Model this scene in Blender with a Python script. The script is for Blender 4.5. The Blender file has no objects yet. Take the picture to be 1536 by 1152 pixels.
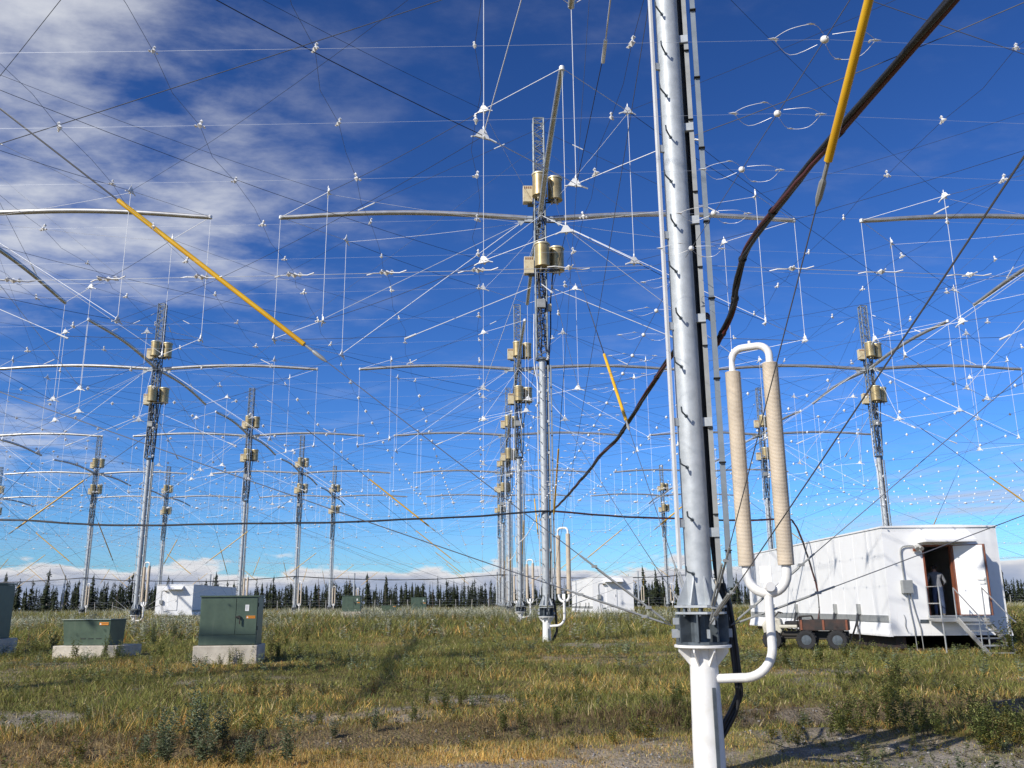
import bpy, bmesh, math, random
import numpy as np
from mathutils import Vector, Matrix

R = math.radians
random.seed(7)
rng = np.random.default_rng(11)
sc = bpy.context.scene
col = sc.collection

# ------------------------------------------------------------------ camera
CAM = Vector((-2.379, -9.946, 1.736))
cd = bpy.data.cameras.new('camera')
cam = bpy.data.objects.new('camera', cd)
col.objects.link(cam)
cam.matrix_world = (Matrix.Translation(CAM) @ Matrix.Rotation(-0.03369, 4, 'Z')
                    @ Matrix.Rotation(R(90) + 0.24377, 4, 'X') @ Matrix.Rotation(-0.0086, 4, 'Z'))
cd.sensor_width = 36.0
cd.lens = 1331.87 / 1536 * 36
cd.clip_start = 0.05
cd.clip_end = 9000
sc.camera = cam

# ------------------------------------------------------------------ sky and sun
SUN_EL = R(34)
SUN_AZ = R(230)            # compass-like: 0 = +Y, clockwise; sun stands behind and left of the camera
sun_dir = Vector((math.sin(SUN_AZ) * math.cos(SUN_EL), math.cos(SUN_AZ) * math.cos(SUN_EL), math.sin(SUN_EL)))

world = bpy.data.worlds.new('World')
sc.world = world
world.use_nodes = True
wn = world.node_tree
wn.nodes.clear()


def N(tree, typ, **kw):
    n = tree.nodes.new(typ)
    for k, v in kw.items():
        if k == 'inp':
            for kk, vv in v.items():
                n.inputs[kk].default_value = vv
        else:
            setattr(n, k, v)
    return n


def math_n(tree, op, a, b=None, clamp=False):
    n = N(tree, 'ShaderNodeMath', operation=op)
    n.use_clamp = clamp
    for i, v in enumerate((a, b)):
        if v is None:
            continue
        if isinstance(v, (int, float)):
            n.inputs[i].default_value = v
        else:
            tree.links.new(v, n.inputs[i])
    return n.outputs[0]


def ramp(tree, fac, stops):
    n = N(tree, 'ShaderNodeValToRGB')
    el = n.color_ramp.elements
    while len(el) < len(stops):
        el.new(0.5)
    for e, (p, c) in zip(el, stops):
        e.position = p
        e.color = c if len(c) == 4 else (*c, 1)
    tree.links.new(fac, n.inputs[0])
    return n.outputs[0]


def maprange(tree, v, a, b, c=0.0, d=1.0, smooth=True):
    n = N(tree, 'ShaderNodeMapRange')
    n.interpolation_type = 'SMOOTHSTEP' if smooth else 'LINEAR'
    n.inputs[1].default_value = a
    n.inputs[2].default_value = b
    n.inputs[3].default_value = c
    n.inputs[4].default_value = d
    tree.links.new(v, n.inputs[0])
    return n.outputs[0]


def build_world():
    t = wn
    L = t.links.new
    sky = N(t, 'ShaderNodeTexSky', sky_type='NISHITA')
    sky.sun_disc = False
    sky.sun_elevation = SUN_EL
    sky.sun_rotation = SUN_AZ
    sky.altitude = 500
    sky.air_density = 1.0
    sky.dust_density = 0.25
    sky.ozone_density = 2.6
    hs = N(t, 'ShaderNodeMix', data_type='RGBA', blend_type='MULTIPLY')
    hs.inputs[0].default_value = 1.0
    hs.inputs[7].default_value = (0.48, 0.715, 1.0, 1)
    L(sky.outputs[0], hs.inputs[6])
    gm = N(t, 'ShaderNodeGamma', inp={'Gamma': 1.34})
    L(hs.outputs[2], gm.inputs[0])
    tc = N(t, 'ShaderNodeTexCoord')
    sep = N(t, 'ShaderNodeSeparateXYZ')
    L(tc.outputs['Generated'], sep.inputs[0])
    x, y, z = sep.outputs
    # thin high cloud on a flat layer overhead
    den = math_n(t, 'ADD', math_n(t, 'MAXIMUM', z, 0.0), 0.12)
    px = math_n(t, 'DIVIDE', x, den)
    py = math_n(t, 'DIVIDE', y, den)
    cmb = N(t, 'ShaderNodeCombineXYZ')
    L(px, cmb.inputs[0])
    L(py, cmb.inputs[1])
    mp = N(t, 'ShaderNodeMapping')
    mp.inputs['Rotation'].default_value = (0, 0, R(-28))
    mp.inputs['Scale'].default_value = (1.0, 1.45, 1.0)
    L(cmb.outputs[0], mp.inputs[0])
    n1 = N(t, 'ShaderNodeTexNoise', inp={'Scale': 3.4, 'Detail': 12.0, 'Roughness': 0.60, 'Distortion': 0.12})
    L(mp.outputs[0], n1.inputs['Vector'])
    n2 = N(t, 'ShaderNodeTexNoise', inp={'Scale': 1.9, 'Detail': 3.0, 'Roughness': 0.5})
    L(mp.outputs[0], n2.inputs['Vector'])
    # the cirrus sheet lies to the left of the mast line and thins out to the right
    sheet = maprange(t, px, -0.10, -0.62)
    near = maprange(t, py, 2.5, 1.7)
    low = math_n(t, 'MULTIPLY', maprange(t, px, -1.15, -1.6), maprange(t, py, 4.2, 3.2))
    sh = math_n(t, 'MAXIMUM', math_n(t, 'MULTIPLY', sheet, near), math_n(t, 'MULTIPLY', low, 0.75))
    thr = math_n(t, 'ADD', math_n(t, 'MULTIPLY', n2.outputs[0], 0.45), math_n(t, 'MULTIPLY', n1.outputs[0], 0.75))
    thr = math_n(t, 'ADD', thr, math_n(t, 'MULTIPLY', sh, 0.19))
    cir = maprange(t, thr, 0.60, 0.95)
    cir = math_n(t, 'MULTIPLY', cir, math_n(t, 'ADD', math_n(t, 'MULTIPLY', sh, 0.72), 0.16))
    cir = math_n(t, 'MULTIPLY', cir, maprange(t, z, 0.06, 0.16))
    # long grey-white bank and heaped clouds low over the horizon
    az = math_n(t, 'ARCTAN2', x, y)
    cm2 = N(t, 'ShaderNodeCombineXYZ')
    L(math_n(t, 'MULTIPLY', az, 9.0), cm2.inputs[0])
    L(math_n(t, 'MULTIPLY', z, 26.0), cm2.inputs[1])
    n3 = N(t, 'ShaderNodeTexNoise', inp={'Scale': 1.15, 'Detail': 7.0, 'Roughness': 0.52})
    L(cm2.outputs[0], n3.inputs['Vector'])
    hgt = math_n(t, 'MULTIPLY', z, 11.5)
    body = math_n(t, 'SUBTRACT', n3.outputs[0], hgt)
    cum = maprange(t, body, 0.02, 0.10)
    cum = math_n(t, 'MULTIPLY', cum, maprange(t, z, -0.01, 0.004))
    cm3 = N(t, 'ShaderNodeCombineXYZ')
    L(math_n(t, 'MULTIPLY', az, 3.0), cm3.inputs[0])
    L(math_n(t, 'MULTIPLY', z, 38.0), cm3.inputs[1])
    n4 = N(t, 'ShaderNodeTexNoise', inp={'Scale': 1.4, 'Detail': 6.0, 'Roughness': 0.55})
    L(cm3.outputs[0], n4.inputs['Vector'])
    strat = maprange(t, n4.outputs[0], 0.45, 0.64)
    strat = math_n(t, 'MULTIPLY', strat, math_n(t, 'MULTIPLY', maprange(t, z, 0.17, 0.09), maprange(t, z, 0.02, 0.05)))
    strat = math_n(t, 'MULTIPLY', strat, math_n(t, 'ADD', maprange(t, az, 0.28, 0.5), 0.12))
    strat = math_n(t, 'MULTIPLY', strat, 0.7)
    ccol = ramp(t, maprange(t, body, 0.04, 0.36), [(0.0, (11.0, 11.0, 11.2)), (0.4, (7.2, 7.6, 8.8)), (1.0, (4.6, 5.5, 7.6))])
    m1 = N(t, 'ShaderNodeMix', data_type='RGBA')
    L(cir, m1.inputs[0]); L(gm.outputs[0], m1.inputs[6]); m1.inputs[7].default_value = (9.6, 9.9, 10.6, 1)
    m2 = N(t, 'ShaderNodeMix', data_type='RGBA')
    L(strat, m2.inputs[0]); L(m1.outputs[2], m2.inputs[6]); m2.inputs[7].default_value = (7.2, 7.5, 8.4, 1)
    m3 = N(t, 'ShaderNodeMix', data_type='RGBA')
    L(cum, m3.inputs[0]); L(m2.outputs[2], m3.inputs[6]); L(ccol, m3.inputs[7])
    bg = N(t, 'ShaderNodeBackground', inp={'Strength': 0.076})
    L(m3.outputs[2], bg.inputs[0])
    out = N(t, 'ShaderNodeOutputWorld')
    L(bg.outputs[0], out.inputs[0])


build_world()
sd = bpy.data.lights.new('sun', 'SUN')
sd.energy = 5.0
sd.angle = R(0.53)
sd.color = (1.0, 0.945, 0.86)
so = bpy.data.objects.new('sun', sd)
so.rotation_euler = sun_dir.to_track_quat('Z', 'Y').to_euler()
col.objects.link(so)
sc.view_settings.view_transform = 'Standard'
sc.view_settings.look = 'None'
sc.view_settings.gamma = 1
sc.view_settings.use_curve_mapping = False
sc.view_settings.exposure = 0.0

# ------------------------------------------------------------------ materials
MATS = {}


def mat(name, color, rough=0.6, metal=0.0, var=0.0, scale=6.0, color2=None, bump=0.0, bscale=40.0, contrast=(0.35, 0.65), spec=None, coord='Object'):
    m = bpy.data.materials.new(name)
    m.use_nodes = True
    t = m.node_tree
    b = t.nodes['Principled BSDF']
    b.inputs['Roughness'].default_value = rough
    b.inputs['Metallic'].default_value = metal
    if spec is not None:
        b.inputs['Specular IOR Level'].default_value = spec
    tc = N(t, 'ShaderNodeTexCoord')
    if color2 is None and var > 0:
        color2 = tuple(c * (1 - var) for c in color)
    if color2 is not None:
        n = N(t, 'ShaderNodeTexNoise', inp={'Scale': scale, 'Detail': 6.0, 'Roughness': 0.6})
        t.links.new(tc.outputs[coord], n.inputs['Vector'])
        c = ramp(t, n.outputs[0], [(contrast[0], color2), (contrast[1], color)])
        t.links.new(c, b.inputs['Base Color'])
    else:
        b.inputs['Base Color'].default_value = (*color, 1)
    if bump > 0:
        n = N(t, 'ShaderNodeTexNoise', inp={'Scale': bscale, 'Detail': 4.0})
        t.links.new(tc.outputs[coord], n.inputs['Vector'])
        bp = N(t, 'ShaderNodeBump', inp={'Strength': bump, 'Distance': 0.02})
        t.links.new(n.outputs[0], bp.inputs['Height'])
        t.links.new(bp.outputs[0], b.inputs['Normal'])
    MATS[name] = m
    return m


mat('lattice', (0.25, 0.28, 0.30), 0.55, 0.25, color2=(0.12, 0.145, 0.165), scale=5.0)
mat('galvanized', (0.47, 0.50, 0.52), 0.55, 0.2, color2=(0.36, 0.39, 0.41), scale=9.0, contrast=(0.3, 0.62), bump=0.05, bscale=60)
mat('steel_dark', (0.13, 0.155, 0.175), 0.5, 0.5, var=0.4, scale=8)
mat('slate', (0.22, 0.26, 0.30), 0.55, 0.2, var=0.2)
mat('rail_white', (0.72, 0.72, 0.71), 0.45, 0.1, var=0.1)
mat('alu', (0.62, 0.61, 0.58), 0.38, 0.7, var=0.25, scale=3)
mat('alu_arm', (0.50, 0.47, 0.41), 0.45, 0.45, var=0.3, scale=2)
mat('white_paint', (0.80, 0.79, 0.76), 0.4, 0.0, color2=(0.68, 0.66, 0.60), scale=4.0, contrast=(0.25, 0.5))
mat('fin', (0.66, 0.56, 0.43), 0.6, 0.0, var=0.18, scale=4)
mat('brass', (0.56, 0.45, 0.24), 0.38, 0.5, color2=(0.34, 0.25, 0.11), scale=2.2, contrast=(0.3, 0.7))
mat('brass_rim', (0.72, 0.64, 0.42), 0.4, 0.4)
mat('beige', (0.62, 0.54, 0.36), 0.5, 0.0, color2=(0.45, 0.35, 0.2), scale=5, contrast=(0.25, 0.5))
mat('greybox', (0.36, 0.37, 0.36), 0.55, 0.2, var=0.2)
mat('porcelain', (0.82, 0.82, 0.80), 0.3)
mat('clamp_far', (0.62, 0.62, 0.61), 0.5)
mat('rope_white', (0.78, 0.79, 0.80), 0.6)
mat('rope_dark', (0.025, 0.027, 0.032), 0.6)
mat('wire', (0.42, 0.44, 0.47), 0.5, 0.4)
mat('wire_grey', (0.16, 0.17, 0.19), 0.5, 0.5)
mat('cable_black', (0.018, 0.018, 0.020), 0.45, bump=0.1, bscale=30)
mat('cable_red', (0.085, 0.020, 0.017), 0.5)
mat('yellow_rod', (0.78, 0.47, 0.02), 0.4, color2=(0.66, 0.36, 0.015), scale=3)
mat('brown_rod', (0.30, 0.15, 0.05), 0.5)
mat('orange_ball', (0.75, 0.42, 0.15), 0.4)
mat('green_paint', (0.088, 0.128, 0.088), 0.42, 0.0, color2=(0.066, 0.098, 0.070), scale=3.0, contrast=(0.3, 0.6))
mat('seam', (0.02, 0.028, 0.022), 0.7)
mat('concrete', (0.64, 0.58, 0.47), 0.85, 0.0, color2=(0.46, 0.41, 0.33), scale=3.0, bump=0.2, bscale=50)
mat('sticker_white', (0.8, 0.8, 0.78), 0.5)
mat('sticker_orange', (0.75, 0.27, 0.02), 0.5)
mat('ink', (0.03, 0.025, 0.02), 0.6)
mat('shelter_white', (0.84, 0.84, 0.83), 0.5, 0.0, color2=(0.80, 0.80, 0.785), scale=1.6, contrast=(0.3, 0.5))
mat('shelter_in', (0.16, 0.15, 0.14), 0.8)
mat('rust_wood', (0.24, 0.075, 0.035), 0.6, var=0.3, scale=8)
mat('rubber', (0.022, 0.022, 0.023), 0.85, bump=0.4, bscale=25)
mat('rust', (0.075, 0.040, 0.030), 0.8, color2=(0.03, 0.027, 0.026), scale=4, contrast=(0.42, 0.7))
mat('dirty_cream', (0.55, 0.52, 0.42), 0.6, color2=(0.25, 0.22, 0.17), scale=7, contrast=(0.25, 0.5))
mat('bark', (0.10, 0.075, 0.055), 0.9)
mat('skin', (0.42, 0.24, 0.17), 0.6)
mat('hair', (0.03, 0.02, 0.015), 0.7)
mat('denim', (0.055, 0.085, 0.16), 0.85, var=0.4, scale=30)
mat('shirt_grey', (0.22, 0.23, 0.25), 0.9, var=0.25, scale=12)
mat('shirt_green', (0.05, 0.42, 0.08), 0.9)
mat('shoe', (0.45, 0.42, 0.36), 0.8)
mat('post_wood', (0.42, 0.40, 0.36), 0.9)
mat('stone', (0.36, 0.345, 0.33), 0.9, var=0.4, scale=2.0, coord='Generated')


def streak(m, col_, amount):
    t = MATS[m].node_tree
    b = t.nodes['Principled BSDF']
    src = b.inputs['Base Color'].links[0].from_socket
    tc = N(t, 'ShaderNodeTexCoord'); mp = N(t, 'ShaderNodeMapping')
    mp.inputs['Scale'].default_value = (5, 5, 0.35)
    t.links.new(tc.outputs['Object'], mp.inputs[0])
    n = N(t, 'ShaderNodeTexNoise', inp={'Scale': 1.6, 'Detail': 7.0, 'Roughness': 0.65})
    t.links.new(mp.outputs[0], n.inputs['Vector'])
    f = maprange(t, n.outputs[0], 0.56, 0.80, 0.0, amount)
    mx = N(t, 'ShaderNodeMix', data_type='RGBA')
    t.links.new(f, mx.inputs[0]); t.links.new(src, mx.inputs[6]); mx.inputs[7].default_value = (*col_, 1)
    t.links.new(mx.outputs[2], b.inputs['Base Color'])


streak('shelter_white', (0.50, 0.45, 0.37), 0.14)
streak('white_paint', (0.40, 0.33, 0.24), 0.45)
streak('green_paint', (0.14, 0.16, 0.12), 0.6)
streak('concrete', (0.22, 0.19, 0.15), 0.8)
streak('galvanized', (0.30, 0.30, 0.29), 0.6)


def attr_mat(name, rough, transl=0.0, spec=0.25, var=0.25, vscale=3.0):
    m = bpy.data.materials.new(name)
    m.use_nodes = True
    t = m.node_tree
    b = t.nodes['Principled BSDF']
    b.inputs['Roughness'].default_value = rough
    b.inputs['Specular IOR Level'].default_value = spec
    a = N(t, 'ShaderNodeAttribute', attribute_name='tint')
    t.links.new(a.outputs['Color'], b.inputs['Base Color'])
    if transl > 0:
        tr = N(t, 'ShaderNodeBsdfTranslucent')
        t.links.new(a.outputs['Color'], tr.inputs[0])
        mx = N(t, 'ShaderNodeMixShader', inp={0: transl})
        t.links.new(b.outputs[0], mx.inputs[1])
        t.links.new(tr.outputs[0], mx.inputs[2])
        t.links.new(mx.outputs[0], t.nodes['Material Output'].inputs[0])
    MATS[name] = m
    return m


attr_mat('foliage', 0.6, 0.3)
attr_mat('needles', 0.75, 0.1)

# ------------------------------------------------------------------ mesh helpers


class MB:
    def __init__(s):
        s.v = []; s.f = []; s.m = []

    def box(s, c, d, rot=None, mi=0):
        i = len(s.v)
        for sx, sy, sz in ((-1, -1, -1), (1, -1, -1), (1, 1, -1), (-1, 1, -1), (-1, -1, 1), (1, -1, 1), (1, 1, 1), (-1, 1, 1)):
            p = Vector((sx * d[0] / 2, sy * d[1] / 2, sz * d[2] / 2))
            if rot is not None:
                p = rot @ p
            s.v.append((p.x + c[0], p.y + c[1], p.z + c[2]))
        for q in ((0, 3, 2, 1), (4, 5, 6, 7), (0, 1, 5, 4), (1, 2, 6, 5), (2, 3, 7, 6), (3, 0, 4, 7)):
            s.f.append(tuple(i + k for k in q)); s.m.append(mi)
        return s

    def prism(s, poly, a, b, mi=0):
        """poly: list of 3d points (one end); b-a is the extrusion vector"""
        d = Vector(b) - Vector(a)
        n = len(poly); i = len(s.v)
        for p in poly: s.v.append(tuple(p))
        for p in poly: s.v.append(tuple(Vector(p) + d))
        s.f.append(tuple(range(i, i + n))[::-1]); s.m.append(mi)
        s.f.append(tuple(range(i + n, i + 2 * n))); s.m.append(mi)
        for k in range(n):
            k2 = (k + 1) % n
            s.f.append((i + k, i + k2, i + n + k2, i + n + k)); s.m.append(mi)
        return s

    def tube(s, pts, r, n=6, caps=True, mi=0):
        pts = [Vector(p) for p in pts]
        rs = r if isinstance(r, (list, tuple)) else [r] * len(pts)
        i0 = len(s.v)
        up = None
        for k, p in enumerate(pts):
            if k == 0: d = pts[1] - pts[0]
            elif k == len(pts) - 1: d = pts[-1] - pts[-2]
            else: d = (pts[k + 1] - pts[k]).normalized() + (pts[k] - pts[k - 1]).normalized()
            if d.length < 1e-9: d = Vector((0, 0, 1))
            d.normalize()
            if up is None:
                up = Vector((0, 0, 1)) if abs(d.z) < 0.95 else Vector((0, 1, 0))
            a = d.cross(up)
            if a.length < 1e-6:
                a = d.cross(Vector((1, 0, 0)))
            a.normalize(); b = a.cross(d); up = b
            for j in range(n):
                t = 2 * math.pi * (j + 0.5) / n
                q = p + a * (math.cos(t) * rs[k]) + b * (math.sin(t) * rs[k])
                s.v.append((q.x, q.y, q.z))
        for k in range(len(pts) - 1):
            for j in range(n):
                j2 = (j + 1) % n
                s.f.append((i0 + k * n + j2, i0 + k * n + j, i0 + (k + 1) * n + j, i0 + (k + 1) * n + j2)); s.m.append(mi)
        if caps and n > 2:
            s.f.append(tuple(i0 + j for j in range(n))); s.m.append(mi)
            e = i0 + (len(pts) - 1) * n
            s.f.append(tuple(e + j for j in range(n))[::-1]); s.m.append(mi)
        return s

    def lathe(s, prof, n=16, c=(0, 0, 0), mi=0):
        """prof: (r, z) list, closed top and bottom with n-gons"""
        i0 = len(s.v)
        for r, z in prof:
            for j in range(n):
                t = 2 * math.pi * j / n
                s.v.append((c[0] + r * math.cos(t), c[1] + r * math.sin(t), c[2] + z))
        for k in range(len(prof) - 1):
            for j in range(n):
                j2 = (j + 1) % n
                s.f.append((i0 + k * n + j, i0 + k * n + j2, i0 + (k + 1) * n + j2, i0 + (k + 1) * n + j)); s.m.append(mi)
        s.f.append(tuple(i0 + j for j in range(n))[::-1]); s.m.append(mi)
        e = i0 + (len(prof) - 1) * n
        s.f.append(tuple(e + j for j in range(n))); s.m.append(mi)
        return s

    def blob(s, c, d, mi=0):
        """octahedral nub"""
        i = len(s.v)
        for p in ((1, 0, 0), (-1, 0, 0), (0, 1, 0), (0, -1, 0), (0, 0, 1), (0, 0, -1)):
            s.v.append((c[0] + p[0] * d[0], c[1] + p[1] * d[1], c[2] + p[2] * d[2]))
        for q in ((0, 2, 4), (2, 1, 4), (1, 3, 4), (3, 0, 4), (2, 0, 5), (1, 2, 5), (3, 1, 5), (0, 3, 5)):
            s.f.append(tuple(i + k for k in q)); s.m.append(mi)
        return s

    def mesh(s, name, mats, smooth=None):
        me = bpy.data.meshes.new(name)
        me.from_pydata(s.v, [], s.f)
        if isinstance(mats, str): mats = [mats]
        for m in mats: me.materials.append(MATS[m])
        if len(mats) > 1:
            me.polygons.foreach_set('material_index', s.m)
        if smooth is not None:
            me.polygons.foreach_set('use_smooth', [True] * len(me.polygons))
            me.update()
            try:
                me.set_sharp_from_angle(angle=R(smooth))
            except Exception:
                pass
        me.update()
        return me

    def obj(s, name, mats, parent=None, smooth=None, loc=None, bevel=0.0):
        o = bpy.data.objects.new(name, s.mesh(name, mats, smooth))
        col.objects.link(o)
        o.parent = parent
        if loc: o.location = loc
        if bevel > 0:
            b = o.modifiers.new('bevel', 'BEVEL'); b.width = bevel; b.segments = 2; b.limit_method = 'ANGLE'
        return o


def np_mesh(name, V, F, matname, tint=None, smooth=False):
    """V (n,3), F (m,3) triangles, tint (n,3)"""
    me = bpy.data.meshes.new(name)
    n, m = len(V), len(F)
    me.vertices.add(n); me.vertices.foreach_set('co', np.ascontiguousarray(V, np.float32).ravel())
    me.loops.add(m * 3); me.loops.foreach_set('vertex_index', np.ascontiguousarray(F, np.int32).ravel())
    me.polygons.add(m)
    me.polygons.foreach_set('loop_start', np.arange(0, m * 3, 3, dtype=np.int32))
    if smooth: me.polygons.foreach_set('use_smooth', np.ones(m, bool))
    if tint is not None:
        a = me.attributes.new('tint', 'FLOAT_COLOR', 'POINT')
        c = np.ones((n, 4), np.float32); c[:, :3] = tint
        a.data.foreach_set('color', c.ravel())
    me.update(calc_edges=True)
    me.materials.append(MATS[matname])
    return me


def add(name, me, parent=None, loc=(0, 0, 0), rz=0.0, scale=None):
    o = bpy.data.objects.new(name, me)
    col.objects.link(o)
    o.parent = parent
    o.location = loc
    if rz: o.rotation_euler = (0, 0, rz)
    if scale: o.scale = scale
    return o


def empty(name, loc=(0, 0, 0), rz=0.0):
    o = bpy.data.objects.new(name, None)
    o.empty_display_size = 0.3
    col.objects.link(o)
    o.location = loc
    o.rotation_euler = (0, 0, rz)
    return o


def tag(o, label=None, cat=None, group=None, kind=None):
    if label: o['label'] = label
    if cat: o['category'] = cat
    if group: o['group'] = group
    if kind: o['kind'] = kind
    return o


KIDS = {}


def kids(o):
    return [c for c in KIDS.get(o.name, [])]


def index_children():
    KIDS.clear()
    for o in bpy.data.objects:
        if o.parent: KIDS.setdefault(o.parent.name, []).append(o)


def copy_tree(o, parent=None):
    c = o.copy(); col.objects.link(c); c.parent = parent
    for ch in kids(o): copy_tree(ch, c)
    return c


# ------------------------------------------------------------------ value noise
_P = rng.random((256, 256))


def vnoise(x, y):
    xi = np.floor(x).astype(int); yi = np.floor(y).astype(int)
    fx = x - xi; fy = y - yi
    fx = fx * fx * (3 - 2 * fx); fy = fy * fy * (3 - 2 * fy)
    a = _P[xi % 256, yi % 256]; b = _P[(xi + 1) % 256, yi % 256]
    c = _P[xi % 256, (yi + 1) % 256]; d = _P[(xi + 1) % 256, (yi + 1) % 256]
    return a * (1 - fx) * (1 - fy) + b * fx * (1 - fy) + c * (1 - fx) * fy + d * fx * fy


def fbm(x, y, o=4):
    s = 0; a = 0.5; t = 0
    for k in range(o):
        s = s + a * vnoise(x * 2 ** k + 17.3 * k, y * 2 ** k + 5.1 * k); t += a; a *= 0.5
    return s / t


# ------------------------------------------------------------------ ground
def base_z(x, y):
    return np.interp(y, [-30, 4, 24.4, 48.8, 80, 120, 400], [0, 0.02, 0.37, 0.66, 0.86, 0.95, 1.0])


def ground_z(x, y):
    x = np.asarray(x, float); y = np.asarray(y, float)
    z = base_z(x, y)
    z = z + (fbm(x * 0.35, y * 0.35, 3) - 0.5) * 0.10 + (fbm(x * 1.9 + 40, y * 1.9, 3) - 0.5) * 0.07
    # the old vehicle track: a shallow rut with a broken edge
    c = track_y(x)
    d = y - c
    z = z - 0.10 * np.exp(-(d / 0.45) ** 2) + 0.07 * np.exp(-((d - 0.95) / 0.4) ** 2)
    return z


def track_y(x):
    return 2.7 + 0.16 * (x + 2.4) + 0.5 * np.sin(x * 0.22 + 0.5) + 0.4 * (vnoise(x * 0.7, x * 0 + 3.3) - 0.5)


def gz(x, y):
    return float(ground_z(np.array([x]), np.array([y]))[0])


def smooth01(a, lo, hi):
    t = np.clip((a - lo) / (hi - lo), 0, 1)
    return t * t * (3 - 2 * t)


def gravel_mask(x, y):
    """1 where stony soil shows, 0 where the sward closes"""
    n = fbm(x * 0.42 + 9.0, y * 0.42 + 2.0, 4)
    g = smooth01(n, 0.54, 0.70) * smooth01(y, 34, 6) * 0.8
    g = np.maximum(g, np.exp(-((y - track_y(x)) / 0.8) ** 2) * smooth01(fbm(x * 0.8, y * 0.8, 3), 0.25, 0.5) * 0.45)
    # worn patches: round the near pile, at the right of the stairs, and in the near corners
    for (px, py, r) in ((0.6, -1.6, 1.9), (8.0, 4.2, 3.4), (10.5, 9.5, 2.6), (2.6, 1.0, 2.0), (-7.4, -0.6, 1.1), (6.0, -1.5, 2.4), (1.0, 22.0, 2.2)):
        dd = np.hypot(x - px, (y - py)) / r
        g = np.maximum(g, smooth01(1.15 - dd + (n - 0.5) * 1.6, 0.25, 0.75) * 0.9)
    fine = fbm(x * 2.6 + 3.0, y * 2.6 + 8.0, 3)
    return g * (0.45 + 0.55 * smooth01(fine, 0.36, 0.56))


def dry_mask(x, y):
    n = fbm(x * 0.30 + 31.0, y * 0.45 + 12.0, 4)
    d = smooth01(n, 0.50, 0.66)
    near = smooth01(y, 5.0, 0.0) * smooth01(x, 2.5, -0.8)
    return np.clip(np.maximum(d * 0.42, near * smooth01(n, 0.33, 0.50)), 0, 1)


def build_ground():
    nr, na = 300, 420
    rad = np.concatenate([np.linspace(0.6, 45, 210), np.geomspace(45.6, 4000, nr - 210)])
    ang = np.concatenate([np.linspace(-40, 44, na - 80), np.linspace(44, 320, 82)[1:-1]])
    ang = np.radians(ang)
    A, Rr = np.meshgrid(ang, rad)
    X = CAM.x + np.sin(A) * Rr; Y = CAM.y + np.cos(A) * Rr
    Z = ground_z(X, Y)
    far = Rr > 400
    Z[far] = 1.0
    V = np.stack([X, Y, Z], -1).reshape(-1, 3)
    V = np.vstack([V, [[CAM.x, CAM.y, 0.0]]])
    F = []
    idx = np.arange(nr * na).reshape(nr, na)
    a = idx[:-1, :]; b = idx[1:, :]
    a2 = np.roll(a, -1, 1); b2 = np.roll(b, -1, 1)
    F = np.concatenate([np.stack([a, b2, b], -1).reshape(-1, 3), np.stack([a, a2, b2], -1).reshape(-1, 3)])
    cidx = nr * na
    ring = idx[0]
    F = np.concatenate([F, np.stack([np.full(na, cidx), np.roll(ring, -1), ring], -1)])
    x, y = V[:, 0], V[:, 1]
    g = gravel_mask(x, y)[:, None]; d = dry_mask(x, y)[:, None]
    n = fbm(x * 3, y * 3, 3)[:, None]
    grass = np.array([0.150, 0.128, 0.048]) * (0.6 + 0.8 * n)
    dry = np.array([0.38, 0.26, 0.10]) * (0.6 + 0.8 * n)
    grav = np.array([0.29, 0.26, 0.22]) * (0.55 + 0.9 * n)
    c = grass * (1 - d) + dry * d
    c = c * (1 - g) + grav * g
    tk = (np.exp(-((y - track_y(x) - 0.3) / 0.8) ** 2) * 0.7)[:, None]
    c = c * (1 - tk) + np.array([0.115, 0.09, 0.062]) * (0.6 + 0.8 * n) * tk
    farm = smooth01(np.hypot(x - CAM.x, y - CAM.y), 140, 220)[:, None]
    c = c * (1 - farm) + np.array([0.022, 0.028, 0.012]) * farm
    m = bpy.data.materials.new('ground'); m.use_nodes = True
    t = m.node_tree; bs = t.nodes['Principled BSDF']
    bs.inputs['Roughness'].default_value = 0.95
    bs.inputs['Specular IOR Level'].default_value = 0.1
    at = N(t, 'ShaderNodeAttribute', attribute_name='tint')
    tc = N(t, 'ShaderNodeTexCoord')
    vo = N(t, 'ShaderNodeTexVoronoi', inp={'Scale': 26.0, 'Randomness': 1.0})
    t.links.new(tc.outputs['Object'], vo.inputs['Vector'])
    no = N(t, 'ShaderNodeTexNoise', inp={'Scale': 14.0, 'Detail': 8.0, 'Roughness': 0.7})
    t.links.new(tc.outputs['Object'], no.inputs['Vector'])
    sv = ramp(t, no.outputs[0], [(0.25, (0.45, 0.45, 0.45)), (0.75, (1.45, 1.42, 1.38))])
    mx = N(t, 'ShaderNodeMix', data_type='RGBA', blend_type='MULTIPLY'); mx.inputs[0].default_value = 1.0
    t.links.new(at.outputs['Color'], mx.inputs[6]); t.links.new(sv, mx.inputs[7])
    mx2 = N(t, 'ShaderNodeMix', data_type='RGBA', blend_type='MULTIPLY'); mx2.inputs[0].default_value = 0.35
    t.links.new(mx.outputs[2], mx2.inputs[6])
    sv2 = ramp(t, vo.outputs['Color'], [(0.0, (0.5, 0.5, 0.5)), (1.0, (1.5, 1.5, 1.5))])
    t.links.new(sv2, mx2.inputs[7])
    t.links.new(mx2.outputs[2], bs.inputs['Base Color'])
    ad = math_n(t, 'ADD', no.outputs[0], math_n(t, 'MULTIPLY', vo.outputs['Distance'], -0.8))
    bp = N(t, 'ShaderNodeBump', inp={'Strength': 0.9, 'Distance': 0.03})
    t.links.new(ad, bp.inputs['Height']); t.links.new(bp.outputs[0], bs.inputs['Normal'])
    MATS['ground'] = m
    me = np_mesh('ground', V, F, 'ground', c, smooth=True)
    tag(add('ground', me), kind='structure')


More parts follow.
